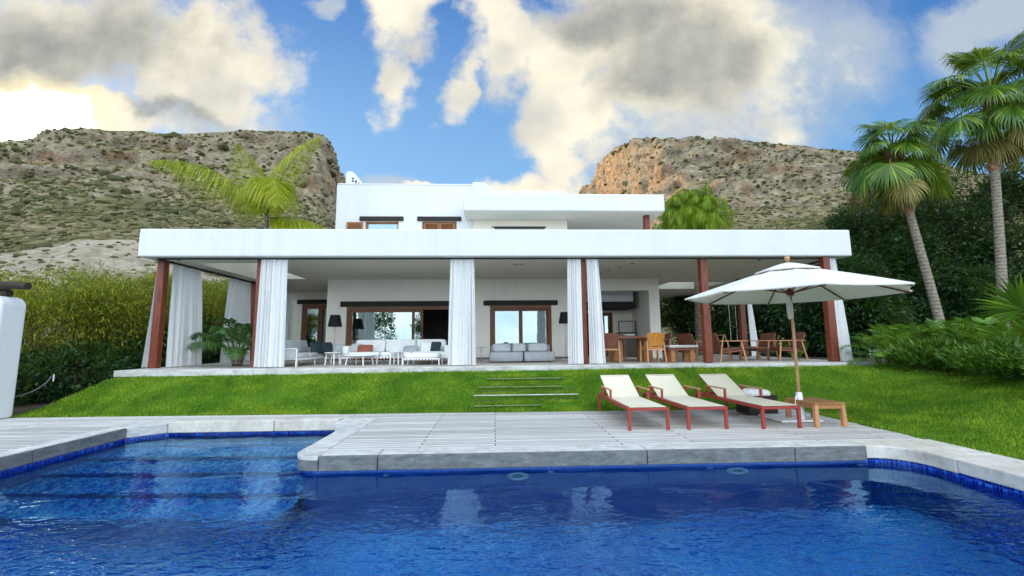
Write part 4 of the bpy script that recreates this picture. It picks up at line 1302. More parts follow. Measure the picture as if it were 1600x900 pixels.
def canopy(r_in, z_in, r_out, z_out, sag, hang, name, ns=8, nr=8):
    V, F = [], []
    for j in range(nr + 1):
        v = j / nr
        r = (r_in + (r_out - r_in) * v) / RU
        z = z_in + (z_out - z_in) * (v ** 1.12)
        for k in range(8):
            for i in range(ns):
                f = i / ns
                a, b = rim[k], rim[(k + 1) % 8]
                bow = 4 * f * (1 - f)
                sc = r * (1 - 0.03 * bow * v)
                V.append(((a[0] + (b[0] - a[0]) * f) * sc, (a[1] + (b[1] - a[1]) * f) * sc, z - sag * bow * v * (1.15 - v) * 2))
    n = 8 * ns
    if hang:
        base = len(V) - n
        for i in range(n): x, y, z = V[base + i]; V.append((x * 1.004, y * 1.004, z - hang))
        nr += 1
    for j in range(nr):
        for i in range(n): F.append((j * n + i, j * n + (i + 1) % n, (j + 1) * n + (i + 1) % n, (j + 1) * n + i))
    me = MB().add(V, F)
    o = me.build(name, MT['canopy'], pt, True, auto=True)
    s = o.modifiers.new('cloth', 'SOLIDIFY'); s.thickness = 0.006
    return o


canopy(0.10, ZA - 0.04, RU, ZR, 0.035, 0.025, 'canopy')
canopy(0.02, ZA + 0.045, 0.56, ZA - 0.125, -0.02, 0.02, 'vent_cap', nr=4)
for k, (x, y) in enumerate(rim):
    # ribs lie just under the cloth, struts rise from the sliding hub
    pts = [Vector((x * f, y * f, ZA - 0.065 + (ZR - ZA + 0.03) * ((f - 0.05) / 0.95) ** 1.12 - 0.014)) for f in (0.06, 0.3, 0.5, 0.75, 0.985)]
    m = MB()
    for p, q in zip(pts[:-1], pts[1:]): m.bar(p, q, 0.018, 0.026)
    m.build('rib', MT['rust_wood'], pt)
    MB().bar((x * 0.035, y * 0.035, 2.34), (x * 0.47, y * 0.47, ZA - 0.065 + (ZR - ZA + 0.03) * (0.43 / 0.95) ** 1.12 - 0.035), 0.016, 0.022).build('strut', MT['rust_wood'], pt)
MB().tube([(0, 0, 0.10), (0, 0, 1.2), (0, 0, ZA + 0.05)], 0.027, 14).build('pole', MT['pole_wood'], pt, True)
MB().lathe([(0.028, 2.28), (0.06, 2.285), (0.066, 2.31), (0.066, 2.37), (0.05, 2.40), (0.028, 2.41)], n=16).build('hub', MT['rust_wood'], pt, True, auto=True)
MB().lathe([(0.02, ZA + 0.05), (0.035, ZA + 0.085), (0.05, ZA + 0.115), (0.045, ZA + 0.15), (0.02, ZA + 0.17), (0.004, ZA + 0.175)], n=16).build('finial', MT['pole_wood'], pt, True)
m = MB()
for k in range(3):
    pts = []
    for i in range(15):
        a = 2 * PI * i / 14
        pts.append((-0.045 - 0.012 * k + 0.03 * math.cos(a), -0.05 + 0.014 * k, 2.03 + 0.02 * k + (0.17 + 0.03 * k) * math.sin(a)))
    m.tube(pts, 0.007, 6, cap=False)
m.tube([(-0.04, -0.04, 2.2), (-0.04, -0.035, 2.33)], 0.007, 6)
m.build('pull_rope', MT['rope'], pt, True)
m = MB(); m.lathe([(0.062, 0.055), (0.058, 0.30), (0.052, 0.50), (0.050, 0.525), (0.030, 0.53)], n=18); m.build('pole_sleeve', MT['white_plastic'], pt, True, auto=True)
m = MB(); m.tube([(-0.05, -0.02, 0.46), (-0.085, -0.03, 0.44), (-0.10, -0.03, 0.35), (-0.095, -0.03, 0.22)], [0.02, 0.014, 0.008, 0.006], 8); m.build('sleeve_strap', MT['white_plastic'], pt, True)
m = MB(); m.box((-0.42, -0.10, 0.012), (0.34, 0.62, 0.05)); m.build('base_plate', MT['white_plastic'], pt, bevel=0.012)

# wicker basket with rolled towels behind the third lounger
t = thing('wicker_basket', 'dark wicker basket behind the lounger next to the side table', 'basket', (5.25, 8.78, 0), rad(3))
m = MB()
for a, b in (((-0.30, -0.22), (0.30, -0.195)), ((-0.30, 0.195), (0.30, 0.22)), ((-0.30, -0.194), (-0.275, 0.194)), ((0.275, -0.194), (0.30, 0.194))): m.box((a[0], a[1], 0.02), (b[0], b[1], 0.36))
m.box((-0.274, -0.194, 0.02), (0.274, 0.194, 0.05))
m.build('basket_wall', MT['wicker'], t, bevel=0.006)
MB().tube([(-0.295, -0.215, 0.365), (0.295, -0.215, 0.365), (0.295, 0.215, 0.365), (-0.295, 0.215, 0.365), (-0.295, -0.215, 0.365)], 0.016, 8).build('basket_rim', MT['wicker'], t, True)
for (x, y, r, mt, lab) in ((-0.10, 0, 0.105, 'towel', 'rolled patterned towel in the wicker basket, bigger and higher'), (0.13, 0.02, 0.085, 'white_fabric', 'rolled white towel in the wicker basket, lower one')):
    m = MB(); m.cushion((5.25 + x, 8.78 + y, 0.36 + r * 0.45), (0.23 if mt == 'towel' else 0.26, 0.34, 2 * r), 0.75, rz=rad(20))
    tag(m.build('rolled_towel', MT[mt], None, True), lab, 'towel', 'towels in the wicker basket')

# ------------------------------------------------------------------ veranda furniture
FZ = FLOOR_Z


def cush(parent, name, c, size, mat, e=0.28, **kw):
    return MB().cushion(c, size, e, **kw).build(name, MT[mat], parent, True)


def webbing(m, x0, x1, y, z, n):
    """a row of pale straps along the front rail"""
    for k in range(n):
        a = x0 + (x1 - x0) * (k + 0.25) / n
        m.box((a, y - 0.012, z - 0.035), (a + (x1 - x0) / n * 0.55, y - 0.004, z + 0.03))


# three seat sofa against the big sliding door
t = thing('sofa', 'long white three seat sofa in front of the big sliding door', 'sofa', (-3.02, 13.95, FZ))
L, D = 3.30, 0.95
t.scale.z = 0.77
f = MB()
for s in (-1, 1): f.bar((-L / 2, s * D / 2, 0.27), (L / 2, s * D / 2, 0.27), 0.035, 0.035)
for x in (-L / 2, 0, L / 2): f.bar((x, -D / 2 + 0.018, 0.27), (x, D / 2 - 0.018, 0.27), 0.03, 0.03)
f.bar((-L / 2, D / 2 + 0.03, 0.62), (L / 2, D / 2 + 0.03, 0.62), 0.03, 0.03)
webbing(f, -L / 2 + 0.05, L / 2 - 0.05, -D / 2 - 0.012, 0.245, 34)
f.build('frame', MT['white_metal'], t)
for x in (-L / 2 + 0.02, -0.55, 0.55, L / 2 - 0.02):
    for y in (-D / 2 + 0.02, D / 2 - 0.02): MB().bar((x, y, 0), (x, y, 0.252), 0.035, 0.035).build('leg', MT['white_metal'], t)
for k in range(3):
    x = -L / 2 + 0.20 + (k + 0.5) * (L - 0.4) / 3
    cush(t, 'seat_cushion', (x, -0.04, 0.375), ((L - 0.42) / 3, 0.90, 0.20), 'white_fabric', 0.22)
    cush(t, 'back_cushion', (x, 0.36, 0.69), ((L - 0.44) / 3, 0.24, 0.52), 'white_fabric', 0.26, rx=rad(-12))
for s in (-1, 1): cush(t, 'arm_cushion', (s * (L / 2 - 0.10), 0.05, 0.50), (0.2, 0.78, 0.44), 'white_fabric', 0.25)

# side sofa along the left
t = thing('sofa', 'grey white side sofa seen end on, partly behind a curtain', 'sofa', (-5.98, 13.75, FZ))
t.scale.z = 0.77
L, D = 2.5, 0.92                                 # L along y, back towards -x
f = MB()
for s in (-1, 1): f.bar((s * D / 2, -L / 2, 0.27), (s * D / 2, L / 2, 0.27), 0.035, 0.035)
for y in (-L / 2, L / 2):
    f.bar((-D / 2, y, 0.27), (D / 2, y, 0.27), 0.03, 0.03)
    f.bar((-D / 2, y - 0.01, 0.64), (D / 2, y - 0.01, 0.64), 0.035, 0.035); f.bar((D / 2, y - 0.01, 0.0), (D / 2, y - 0.01, 0.63), 0.035, 0.035); f.bar((-D / 2, y - 0.01, 0.0), (-D / 2, y - 0.01, 0.63), 0.035, 0.035)
for k in range(24):
    a = -L / 2 + 0.04 + k * (L - 0.08) / 24
    f.box((D / 2 + 0.018, a, 0.215), (D / 2 + 0.026, a + 0.055, 0.275))
f.build('frame', MT['white_metal'], t)
for y in (-L / 2 + 0.02, L / 2 - 0.02, 0): MB().bar((D / 2, y, 0), (D / 2, y, 0.252), 0.03, 0.03).build('leg', MT['white_metal'], t)
for k in range(3):
    y = -L / 2 + 0.2 + (k + 0.5) * (L - 0.4) / 3
    cush(t, 'seat_cushion', (0.02, y, 0.375), (0.86, (L - 0.42) / 3, 0.20), 'pale_grey_fabric', 0.22)
    cush(t, 'back_cushion', (-0.30, y, 0.70), (0.24, (L - 0.44) / 3, 0.52), 'pale_grey_fabric', 0.26, ry=rad(-10))
for s in (-1, 1): cush(t, 'arm_cushion', (0.0, s * (L / 2 - 0.09), 0.47), (0.84, 0.17, 0.36), 'pale_grey_fabric', 0.2)

# throw pillows
for c, size, rz, rx, mt, lab in (
        ((-5.62, 14.05, FZ + 0.67), (0.50, 0.50, 0.20), rad(62), rad(72), 'dark_fabric', 'dark petrol pillow standing on the side sofa, front one'),
        ((-5.45, 14.35, FZ + 0.66), (0.50, 0.50, 0.22), rad(30), rad(66), 'dark_fabric', 'dark grey blue pillow on the side sofa leaning on another'),
        ((-5.12, 14.55, FZ + 0.60), (0.46, 0.46, 0.20), rad(5), rad(62), 'pale_grey_fabric', 'light grey pillow at the rear end of the side sofa'),
        ((-4.35, 13.98, FZ + 0.62), (0.44, 0.44, 0.18), rad(-6), rad(60), 'pale_grey_fabric', 'light grey pillow at the left end of the long white sofa'),
        ((-4.02, 13.80, FZ + 0.60), (0.54, 0.40, 0.19), rad(6), rad(52), 'rust_fabric', 'rust brown pillow on the long white sofa'),
        ((-2.62, 13.78, FZ + 0.57), (0.56, 0.36, 0.18), rad(-8), rad(42), 'grey_fabric', 'grey flat pillow on the long white sofa'),
        ((-2.12, 13.86, FZ + 0.66), (0.46, 0.46, 0.18), rad(10), rad(68), 'white_fabric', 'white pillow leaning beside the dark green one on the long sofa'),
        ((-1.86, 13.80, FZ + 0.65), (0.46, 0.46, 0.17), rad(-28), rad(70), 'dark_fabric', 'dark green pillow at the right end of the long white sofa')):
    c = (c[0], c[1], FZ + (c[2] - FZ) * 0.77 - 0.015); size = (size[0] * 0.92, size[1] * 0.84, size[2])
    m = MB().cushion(c, size, 0.45, rz=rz, rx=rx, puff=0.6, n=12)
    tag(m.build('throw_pillow', MT[mt], None, True), lab, 'pillow', 'throw pillows on the veranda sofas')

# low padded ottoman
t = thing('ottoman', 'white padded ottoman bench in front of the open sliding door', 'ottoman', (-2.10, 12.98, FZ))
t.scale.z = 0.72
f = MB(); W, D = 1.02, 0.72
for s in (-1, 1): f.bar((-W / 2, s * D / 2, 0.25), (W / 2, s * D / 2, 0.25), 0.03, 0.03); f.bar((s * W / 2, -D / 2, 0.25), (s * W / 2, D / 2, 0.25), 0.03, 0.03)
webbing(f, -W / 2 + 0.03, W / 2 - 0.03, -D / 2 - 0.01, 0.235, 11)
f.build('frame', MT['white_metal'], t)
for sx in (-1, 1):
    for sy in (-1, 1): MB().bar((sx * W / 2, sy * D / 2, 0), (sx * W / 2, sy * D / 2, 0.235), 0.03, 0.03).build('leg', MT['white_metal'], t)
cush(t, 'seat_cushion', (0, 0, 0.36), (W, D, 0.20), 'white_fabric', 0.3)
t2 = copy_tree(t); t2.location = (-1.55, 13.75, FZ); t2.scale = (0.7, 0.8, 0.72)
tag(t2, 'smaller white ottoman standing behind the padded bench', 'ottoman'); tag(t, 'white padded ottoman bench in front of the open sliding door', 'ottoman')


def round_table(loc, r, h, nleg, label):
    t = thing('coffee_table', label, 'coffee table', loc, 0, 'round white tables by the sofas')
    MB().lathe([(r - 0.03, h - 0.035), (r, h - 0.022), (r, h - 0.006), (r - 0.012, h), (0.01, h)], n=32).build('table_top', MT['white_metal'], t, True, auto=True)
    for k in range(nleg):
        a = 2 * PI * (k + 0.35) / nleg
        MB().bar((0.86 * r * math.cos(a), 0.86 * r * math.sin(a), 0), (0.74 * r * math.cos(a), 0.74 * r * math.sin(a), h - 0.03), 0.028, 0.028).build('leg', MT['white_metal'], t)


round_table((-4.85, 13.38, FZ), 0.24, 0.37, 4, 'small tall round white table beside the rear end of the side sofa')
round_table((-3.98, 13.15, FZ), 0.46, 0.29, 4, 'wide low round white table in front of the rust pillow')
round_table((-2.93, 13.22, FZ), 0.22, 0.38, 4, 'small round white table left of the padded ottoman')


def floor_lamp(loc, h, label):
    t = thing('floor_lamp', label, 'floor lamp', loc, 0, 'black shaded floor lamps')
    MB().lathe([(0.155, 0.0), (0.155, 0.012), (0.14, 0.02), (0.015, 0.024)], n=24).build('base', MT['white_metal'], t, True, auto=True)
    MB().tube([(0, 0, 0.02), (0, 0, h - 0.1)], 0.011, 10).build('pole', MT['steel'], t, True)
    V = MB(); V.lathe([(0.235, h - 0.40), (0.160, h), (0.156, h), (0.231, h - 0.40)], n=32)
    V.f = V.f[:-2]
    V.build('lamp_shade', MT['black_shade'], t, True, auto=True)
    b = MB(); b.lathe([(0.015, h - 0.34), (0.04, h - 0.28), (0.03, h - 0.2), (0.012, h - 0.16)], n=14); b.build('bulb', MT['white_plastic'], t, True)


floor_lamp((-5.48, 15.2, FZ), 1.60, 'floor lamp with black shade at the corner behind the side sofa')
floor_lamp((2.48, 15.3, FZ), 1.66, 'floor lamp with black shade right of the grey daybed')

# grey daybed of two pieces
t = thing('daybed', 'low grey two piece daybed in front of the middle glass door', 'daybed', (0.85, 14.25, FZ))
t.scale.z = 0.84
for x, w in ((-0.50, 1.08), (0.55, 0.98)):
    o = cush(t, 'base', (x, 0, 0.20), (w, 1.15, 0.36), 'grey_fabric', 0.16)
    cush(t, 'back_cushion', (x, 0.44, 0.47), (w * 0.9, 0.26, 0.34), 'grey_fabric', 0.35, rx=rad(-14))
for x, w, a, lab in ((-0.62, 0.62, 8, 'grey scatter pillow at the left end of the daybed'), (-0.06, 0.46, -5, 'grey scatter pillow in the middle of the daybed'), (0.55, 0.66, -4, 'large grey scatter pillow at the right end of the daybed')):
    m = MB().cushion((0.85 + x, 14.25 + 0.12, FZ + 0.445), (w, 0.34, 0.18), 0.45, rz=rad(a), rx=rad(50), puff=0.55, n=12)
    tag(m.build('throw_pillow', MT['pale_grey_fabric'], None, True), lab, 'pillow', 'pillows on the grey daybed')
t = thing('side_table', 'thin legged small table left of the grey daybed', 'side table', (-0.42, 13.55, FZ))
MB().lathe([(0.18, 0.46), (0.185, 0.468), (0.18, 0.475), (0.01, 0.475)], n=24).build('table_top', MT['steel'], t, True, auto=True)
m = MB(); m.tube([(0, 0, 0.02), (0, 0, 0.46)], 0.012, 8); m.build('pole', MT['steel'], t, True)
for k in range(3):
    a = 2 * PI * k / 3 + 0.4; MB().tube([(0.01 * math.cos(a), 0.01 * math.sin(a), 0.12), (0.15 * math.cos(a), 0.15 * math.sin(a), 0.0)], 0.009, 6).build('leg', MT['steel'], t)

# dining table of heavy timber
t = thing('dining_table', 'heavy dark timber dining table under the kitchen niche', 'dining table', (4.25, 13.55, FZ))
m = MB()
for k in range(4): m.box((-0.78, -0.56 + 0.28 * k + 0.002, 0.70), (0.78, -0.56 + 0.28 * (k + 1) - 0.002, 0.765))
m.build('table_top', MT['brown_wood'], t, bevel=0.008)
for x, y in ((-0.50, -0.25), (0.42, -0.25), (-0.50, 0.3), (0.42, 0.3)): MB().bar((x, y, 0), (x, y, 0.698), 0.26, 0.20).build('leg', MT['teak'], t, bevel=0.02)
m = MB(); m.lathe([(0.10, 0.0), (0.17, 0.03), (0.20, 0.055), (0.19, 0.058), (0.05, 0.02)], (4.12, 13.3, FZ + 0.767), 22)
tag(m.build('bowl', MT['white_plastic'], None, True), 'shallow white bowl on the dark dining table', 'bowl')


def dining_chair(loc, rz, label, back='orange_ply', frame='teak_pale'):
    """faces +y in its own frame; back panel at -y"""
    t = thing('dining_chair', label, 'dining chair', loc, rz, 'wooden armchairs round the dining table')
    W, D = 0.58, 0.52
    for s in (-1, 1):
        MB().bar((s * (W / 2 - 0.02), D / 2 - 0.03, 0), (s * (W / 2 - 0.02), D / 2 - 0.06, 0.64), 0.04, 0.045, 0.03, 0.035).build('leg', MT[frame], t, bevel=0.006)
        MB().bar((s * (W / 2 - 0.01), -D / 2 + 0.0, 0), (s * (W / 2 - 0.04), -D / 2 + 0.06, 0.64), 0.04, 0.045, 0.03, 0.035).build('leg', MT[frame], t, bevel=0.006)
        MB().bar((s * (W / 2 - 0.02), D / 2 - 0.02, 0.655), (s * (W / 2 - 0.04), -D / 2 + 0.0, 0.665), 0.055, 0.028).build('armrest', MT[back if back != 'orange_ply' else 'brown_wood'], t, bevel=0.006)
    m = MB()
    for y in (-D / 2 + 0.06, D / 2 - 0.06): m.bar((-W / 2 + 0.05, y, 0.38), (W / 2 - 0.05, y, 0.38), 0.03, 0.05)
    m.build('stretcher', MT[frame], t)
    m = MB().cushion((0, 0.02, 0.43), (W - 0.10, D - 0.06, 0.045), 0.2); m.build('seat', MT[back], t, True)
    V, F = [], []
    n = 10
    for z in (0, 1):
        for j in range(3):
            for i in range(n + 1):
                u = 2 * i / n - 1
                zz = (0.47, 0.66, 0.86)[j]
                V.append(((W / 2 - 0.045 + 0.02 * j / 2) * u, -D / 2 + 0.09 - 0.06 * (1 - u * u) - 0.045 * j + z * 0.018, zz - 0.02 * abs(u) ** 3 * (j == 2)))
    k = 3 * (n + 1)
    for z in (0, 1):
        for j in range(2):
            for i in range(n):
                a = z * k + j * (n + 1) + i; F.append((a, a + 1, a + n + 2, a + n + 1))
    ring = list(range(n + 1)) + [(n + 1) * j + n for j in (1, 2)] + [2 * (n + 1) + i for i in range(n - 1, -1, -1)] + [n + 1]
    for a, b in zip(ring, ring[1:] + ring[:1]): F.append((a, b, b + k, a + k))
    MB().add(V, F).build('backrest', MT[back], t, True, auto=True)
    return t


dining_chair((4.62, 12.72, FZ), rad(6), 'orange brown wooden armchair turned with its back to the lawn')
dining_chair((3.42, 12.95, FZ), rad(-14), 'wooden armchair half hidden by the curtain at the dining table', 'brown_wood')
dining_chair((4.05, 14.65, FZ), rad(178), 'wooden armchair on the kitchen side of the dining table', 'brown_wood')
dining_chair((5.35, 13.95, FZ), rad(88), 'wooden armchair at the far end of the dining table', 'brown_wood')

# low bench table with a pale slab
t = thing('bench_table', 'low timber bench with a pale slab top right of the dining table', 'bench', (5.52, 13.0, FZ), rad(4))
MB().box((-0.42, -0.30, 0.42), (0.46, 0.34, 0.49)).build('slab', MT['edge_stone'], t, bevel=0.01)
MB().box((-0.44, -0.26, 0.34), (0.44, 0.30, 0.418)).build('rail', MT['brown_wood'], t)
for x in (-0.30, 0.30):
    for y in (-0.18, 0.2): MB().bar((x, y, 0), (x, y, 0.338), 0.14, 0.14).build('leg', MT['teak'], t, bevel=0.015)


def lounge_chair(loc, rz, label):
    """low wide armchair, faces +y in its own frame"""
    t = thing('lounge_chair', label, 'lounge chair', loc, rz, 'low wooden lounge chairs at the right end of the veranda')
    W, D = 0.74, 0.72
    wd = MT['brown_wood']
    for s in (-1, 1):
        MB().bar((s * (W / 2 + 0.01), D / 2 + 0.03, 0), (s * (W / 2 - 0.02), D / 2 - 0.06, 0.585), 0.042, 0.042, 0.034, 0.034).build('leg', MT['teak_pale'], t, bevel=0.006)
        MB().bar((s * (W / 2 + 0.01), -D / 2 - 0.06, 0), (s * (W / 2 - 0.02), -D / 2 + 0.06, 0.585), 0.042, 0.042, 0.034, 0.034).build('leg', MT['teak_pale'], t, bevel=0.006)
        MB().bar((s * (W / 2 - 0.015), D / 2 + 0.04, 0.60), (s * (W / 2 - 0.015), -D / 2 - 0.03, 0.60), 0.075, 0.026).build('armrest', MT['teak_pale'], t, bevel=0.006)
    m = MB()
    for s in (-1, 1): m.bar((s * (W / 2 - 0.03), D / 2 - 0.05, 0.33), (s * (W / 2 - 0.03), -D / 2 + 0.05, 0.26), 0.03, 0.05)
    m.bar((-W / 2 + 0.045, D / 2 - 0.06, 0.335), (W / 2 - 0.045, D / 2 - 0.06, 0.335), 0.03, 0.05); m.bar((-W / 2 + 0.045, -D / 2 + 0.06, 0.265), (W / 2 - 0.045, -D / 2 + 0.06, 0.265), 0.03, 0.05)
    m.build('frame', wd, t)
    MB().cushion((0, 0.02, 0.36), (W - 0.11, D - 0.04, 0.05), 0.2, rx=rad(6)).build('seat', wd, t, True)
    MB().cushion((0, -D / 2 - 0.02, 0.60), (W - 0.12, 0.04, 0.52), 0.2, rx=rad(20)).build('backrest', wd, t, True)
    return t


lounge_chair((6.55, 14.25, FZ), rad(-60), 'lounge chair half hidden behind the red column')
lounge_chair((6.98, 13.05, FZ), rad(-86), 'lounge chair right of the red column, facing the low table')
lounge_chair((8.62, 14.1, FZ), rad(100), 'lounge chair in front of the rear column curtain')
lounge_chair((8.98, 13.25, FZ), rad(84), 'lounge chair behind the parasol pole, facing the low table')
t = thing('coffee_table', 'low brown slatted table between the lounge chairs', 'coffee table', (7.95, 13.45, FZ), rad(3))
m = MB()
for k in range(6): m.box((-0.50, -0.30 + 0.1 * k + 0.004, 0.37), (0.50, -0.30 + 0.1 * (k + 1) - 0.004, 0.395))
m.build('table_top', MT['brown_wood'], t)
for sx in (-1, 1):
    for sy in (-1, 1): MB().bar((sx * 0.45, sy * 0.26, 0), (sx * 0.43, sy * 0.25, 0.368), 0.04, 0.04).build('leg', MT['brown_wood'], t)

# furniture seen through the open sliding door
t = thing('indoor_sofa', 'dark teal sofa standing inside behind the open door', 'sofa', (-2.0, 18.9, FZ))
cush(t, 'seat', (0, 0, 0.28), (1.7, 0.8, 0.44), 'grey_fabric', 0.15)
cush(t, 'backrest', (0, 0.38, 0.62), (1.7, 0.25, 0.5), 'dark_fabric', 0.2)

# ------------------------------------------------------------------ pergola pier and hose at the left
t = thing('pergola', 'white rounded pergola pier carrying dark weathered logs', 'pergola', (-10.05, 9.5, 0))
prof = [(-2.2, 0), (0.0, 0), (0.0, 2.30)] + [(-0.26 + 0.26 * math.cos(a), 2.30 + 0.22 * math.sin(a)) for a in np.linspace(0.15, PI / 2, 7)] + [(-2.2, 2.54)]
m = MB(); m.prism_y(prof, -0.25, 0.25); m.build('pier', MT['white_stucco'], t, bevel=0.05, seg=4)


def log(a, b, r, n=14, seed=0):
    rr = random.Random(seed)
    a, b = Vector(a), Vector(b)
    pts = [a + (b - a) * (k / 12) + Vector((0, rr.uniform(-1, 1) * 0.015, rr.uniform(-1, 1) * 0.018)) for k in range(13)]
    return MB().tube(pts, [r * rr.uniform(0.88, 1.1) for _ in pts], n)


log((-3.0, -0.08, 2.80), (0.27, -0.05, 2.74), 0.085, seed=3).build('beam', MT['log'], t, True, auto=True)
log((-2.2, 0.05, 2.60), (-0.17, 0.02, 2.60), 0.075, seed=5).build('beam', MT['log'], t, True, auto=True)
t = thing('garden_hose', 'pale grey garden hose rising to a small tap post in the hedge shade', 'hose')
p0, p1, p2 = at_y(14, 622, 10.6), at_y(55, 605, 10.9), at_y(80, 588, 11.2)
pts = bez(p0, p0 + [0.35, 0, 0.04], p1 + [0.25, 0, 0.0], p2, 14)
MB().tube([tuple(q) for q in pts], 0.014, 8).build('hose', MT['coping'], t, True)
p3 = at_y(84, 588, 11.2)
MB().tube([(p3[0], p3[1], p3[2] - 0.12), (p3[0], p3[1], p3[2] + 0.05)], 0.016, 8).build('tap_post', MT['white_plastic'], t)

# ------------------------------------------------------------------ plants


def rnd_dirs(n):
    return unit(rng.normal(size=(n, 3)))


def frond_arrays(curve, l_max, n_leaf, hang=0.6, width=0.035, fwd=0.55, prof=None, t0=0.08, side=None):
    """feather frond: leaflets on both sides of a curved rib, as triangles"""
    curve = np.asarray(curve, float)
    n = len(curve)
    T = unit(np.gradient(curve, axis=0))
    up = np.array([0, 0, 1.0])
    S = unit(np.cross(T, up) + 1e-6)
    U = unit(np.cross(S, T))
    ts = np.linspace(t0, 1.0, n_leaf)
    idx = ts * (n - 1); i0 = np.minimum(idx.astype(int), n - 2); f = (idx - i0)[:, None]
    pick = lambda A: A[i0] * (1 - f) + A[i0 + 1] * f
    P, TT, SS, UU = pick(curve), pick(T), pick(S), pick(U)
    L = l_max * (prof(ts) if prof else np.sin(PI * np.clip(ts * 0.86 + 0.12, 0, 1)) ** 0.7)
    Vs, Fs, b = [], [], 0
    for sgn in (-1, 1):
        l = (L * rng.uniform(0.85, 1.12, n_leaf))[:, None]
        d = unit(SS * sgn * rng.uniform(0.7, 1.0, (n_leaf, 1)) + TT * fwd + UU * rng.uniform(-0.05, 0.35, (n_leaf, 1)))
        g = np.array([0, 0, -1.0]) * hang
        mid = P + d * l * 0.5 + g * l * 0.16
        tip = mid + unit(d + g * rng.uniform(1.0, 1.9, (n_leaf, 1))) * l * 0.55
        w = unit(np.cross(d, UU)) * width * 0.5
        V = np.stack([P - w * 0.4, P + w * 0.4, mid + w, mid - w, tip], 1)
        k = np.arange(n_leaf)[:, None] * 5
        F = np.concatenate([k + [0, 1, 2], k + [0, 2, 3], k + [3, 2, 4]], 0)
        Vs.append(V.reshape(-1, 3)); Fs.append(F + b); b += 5 * n_leaf
    # rib as a thin three sided rod
    r = np.linspace(0.022, 0.004, n)[:, None] * (0.6 + l_max * 0.6)
    ring = [curve + U * r, curve - U * r * 0.6 + S * r, curve - U * r * 0.6 - S * r]
    V = np.stack(ring, 1).reshape(-1, 3)
    F = []
    for i in range(n - 1):
        for k in range(3):
            a, c = i * 3 + k, i * 3 + (k + 1) % 3
            F += [(a, c, c + 3), (a, c + 3, a + 3)]
    Vs.append(V); Fs.append(np.array(F) + b)
    return np.concatenate(Vs), np.concatenate(Fs)


def fan_arrays(org, d, pet, R, bend=0.35, nseg=36, spread=118, droop=0.35):
    """palmate frond on a bending stalk, as triangles"""
    org = np.asarray(org, float); d = unit(np.asarray(d, float))
    down = np.array([0, 0, -1.0])
    c = bez(org, org + d * pet * 0.4, org + d * pet * 0.8 + down * pet * bend * 0.15, org + d * pet + down * pet * bend * 0.45, 7)
    ax = unit(c[-1] - c[-2] + down * bend * 0.12)
    s = np.cross(ax, [0, 0, 1.0]);
    if np.linalg.norm(s) < 0.05: s = np.array([1.0, 0, 0])
    s = unit(s); nn = unit(np.cross(s, ax))
    roll = rng.uniform(-0.35, 0.35)
    s, nn = s * math.cos(roll) + nn * math.sin(roll), nn * math.cos(roll) - s * math.sin(roll)
    ph = np.radians(np.linspace(-spread, spread, nseg) + rng.uniform(-1.5, 1.5, nseg))
    D = np.cos(ph)[:, None] * ax + np.sin(ph)[:, None] * s
    fold = (0.10 * np.cos(ph * 0.9) - 0.16)[:, None] * nn
    D = unit(D + fold)
    L = (R * (0.72 + 0.28 * np.cos(ph * 0.8)) * rng.uniform(0.88, 1.08, nseg))[:, None]
    S2 = unit(np.cross(D, nn))
    dph = math.radians(2 * spread / nseg)
    wm = 0.55 * L * dph * 0.62
    zig = ((np.arange(nseg) % 2) * 2 - 1)[:, None] * 0.012
    P0 = c[-1] + D * 0.02
    M1 = c[-1] + D * L * 0.55 + nn * zig + down * droop * L * 0.05
    M2 = M1 + D * L * 0.25 + down * droop * L * 0.12
    tip = M2 + unit(D + down * (droop * 2.4 * rng.uniform(0.5, 1.3, (nseg, 1)))) * L * 0.28
    V = np.stack([P0, M1 - S2 * wm, M1 + S2 * wm, M2 - S2 * wm * 0.5, M2 + S2 * wm * 0.5, tip], 1)
    k = np.arange(nseg)[:, None] * 6
    F = np.concatenate([k + [0, 2, 1], k + [1, 2, 4], k + [1, 4, 3], k + [3, 4, 5]], 0)
    Vs, Fs = [V.reshape(-1, 3)], [F]
    b = 6 * nseg
    T = unit(np.gradient(c, axis=0)); Sx = unit(np.cross(T, [0.1, 0.2, 1.0])); U = np.cross(Sx, T)
    r = np.linspace(0.03, 0.014, len(c))[:, None]
    V = np.stack([c + U * r, c - U * r * 0.5 + Sx * r, c - U * r * 0.5 - Sx * r], 1).reshape(-1, 3)
    F = []
    for i in range(len(c) - 1):
        for q in range(3):
            a, e = i * 3 + q, i * 3 + (q + 1) % 3
            F += [(a, e, e + 3), (a, e + 3, a + 3)]
    Vs.append(V); Fs.append(np.array(F) + b)
    return np.concatenate(Vs), np.concatenate(Fs)


def local(o_root, V):
    return V - np.array(o_root.location)


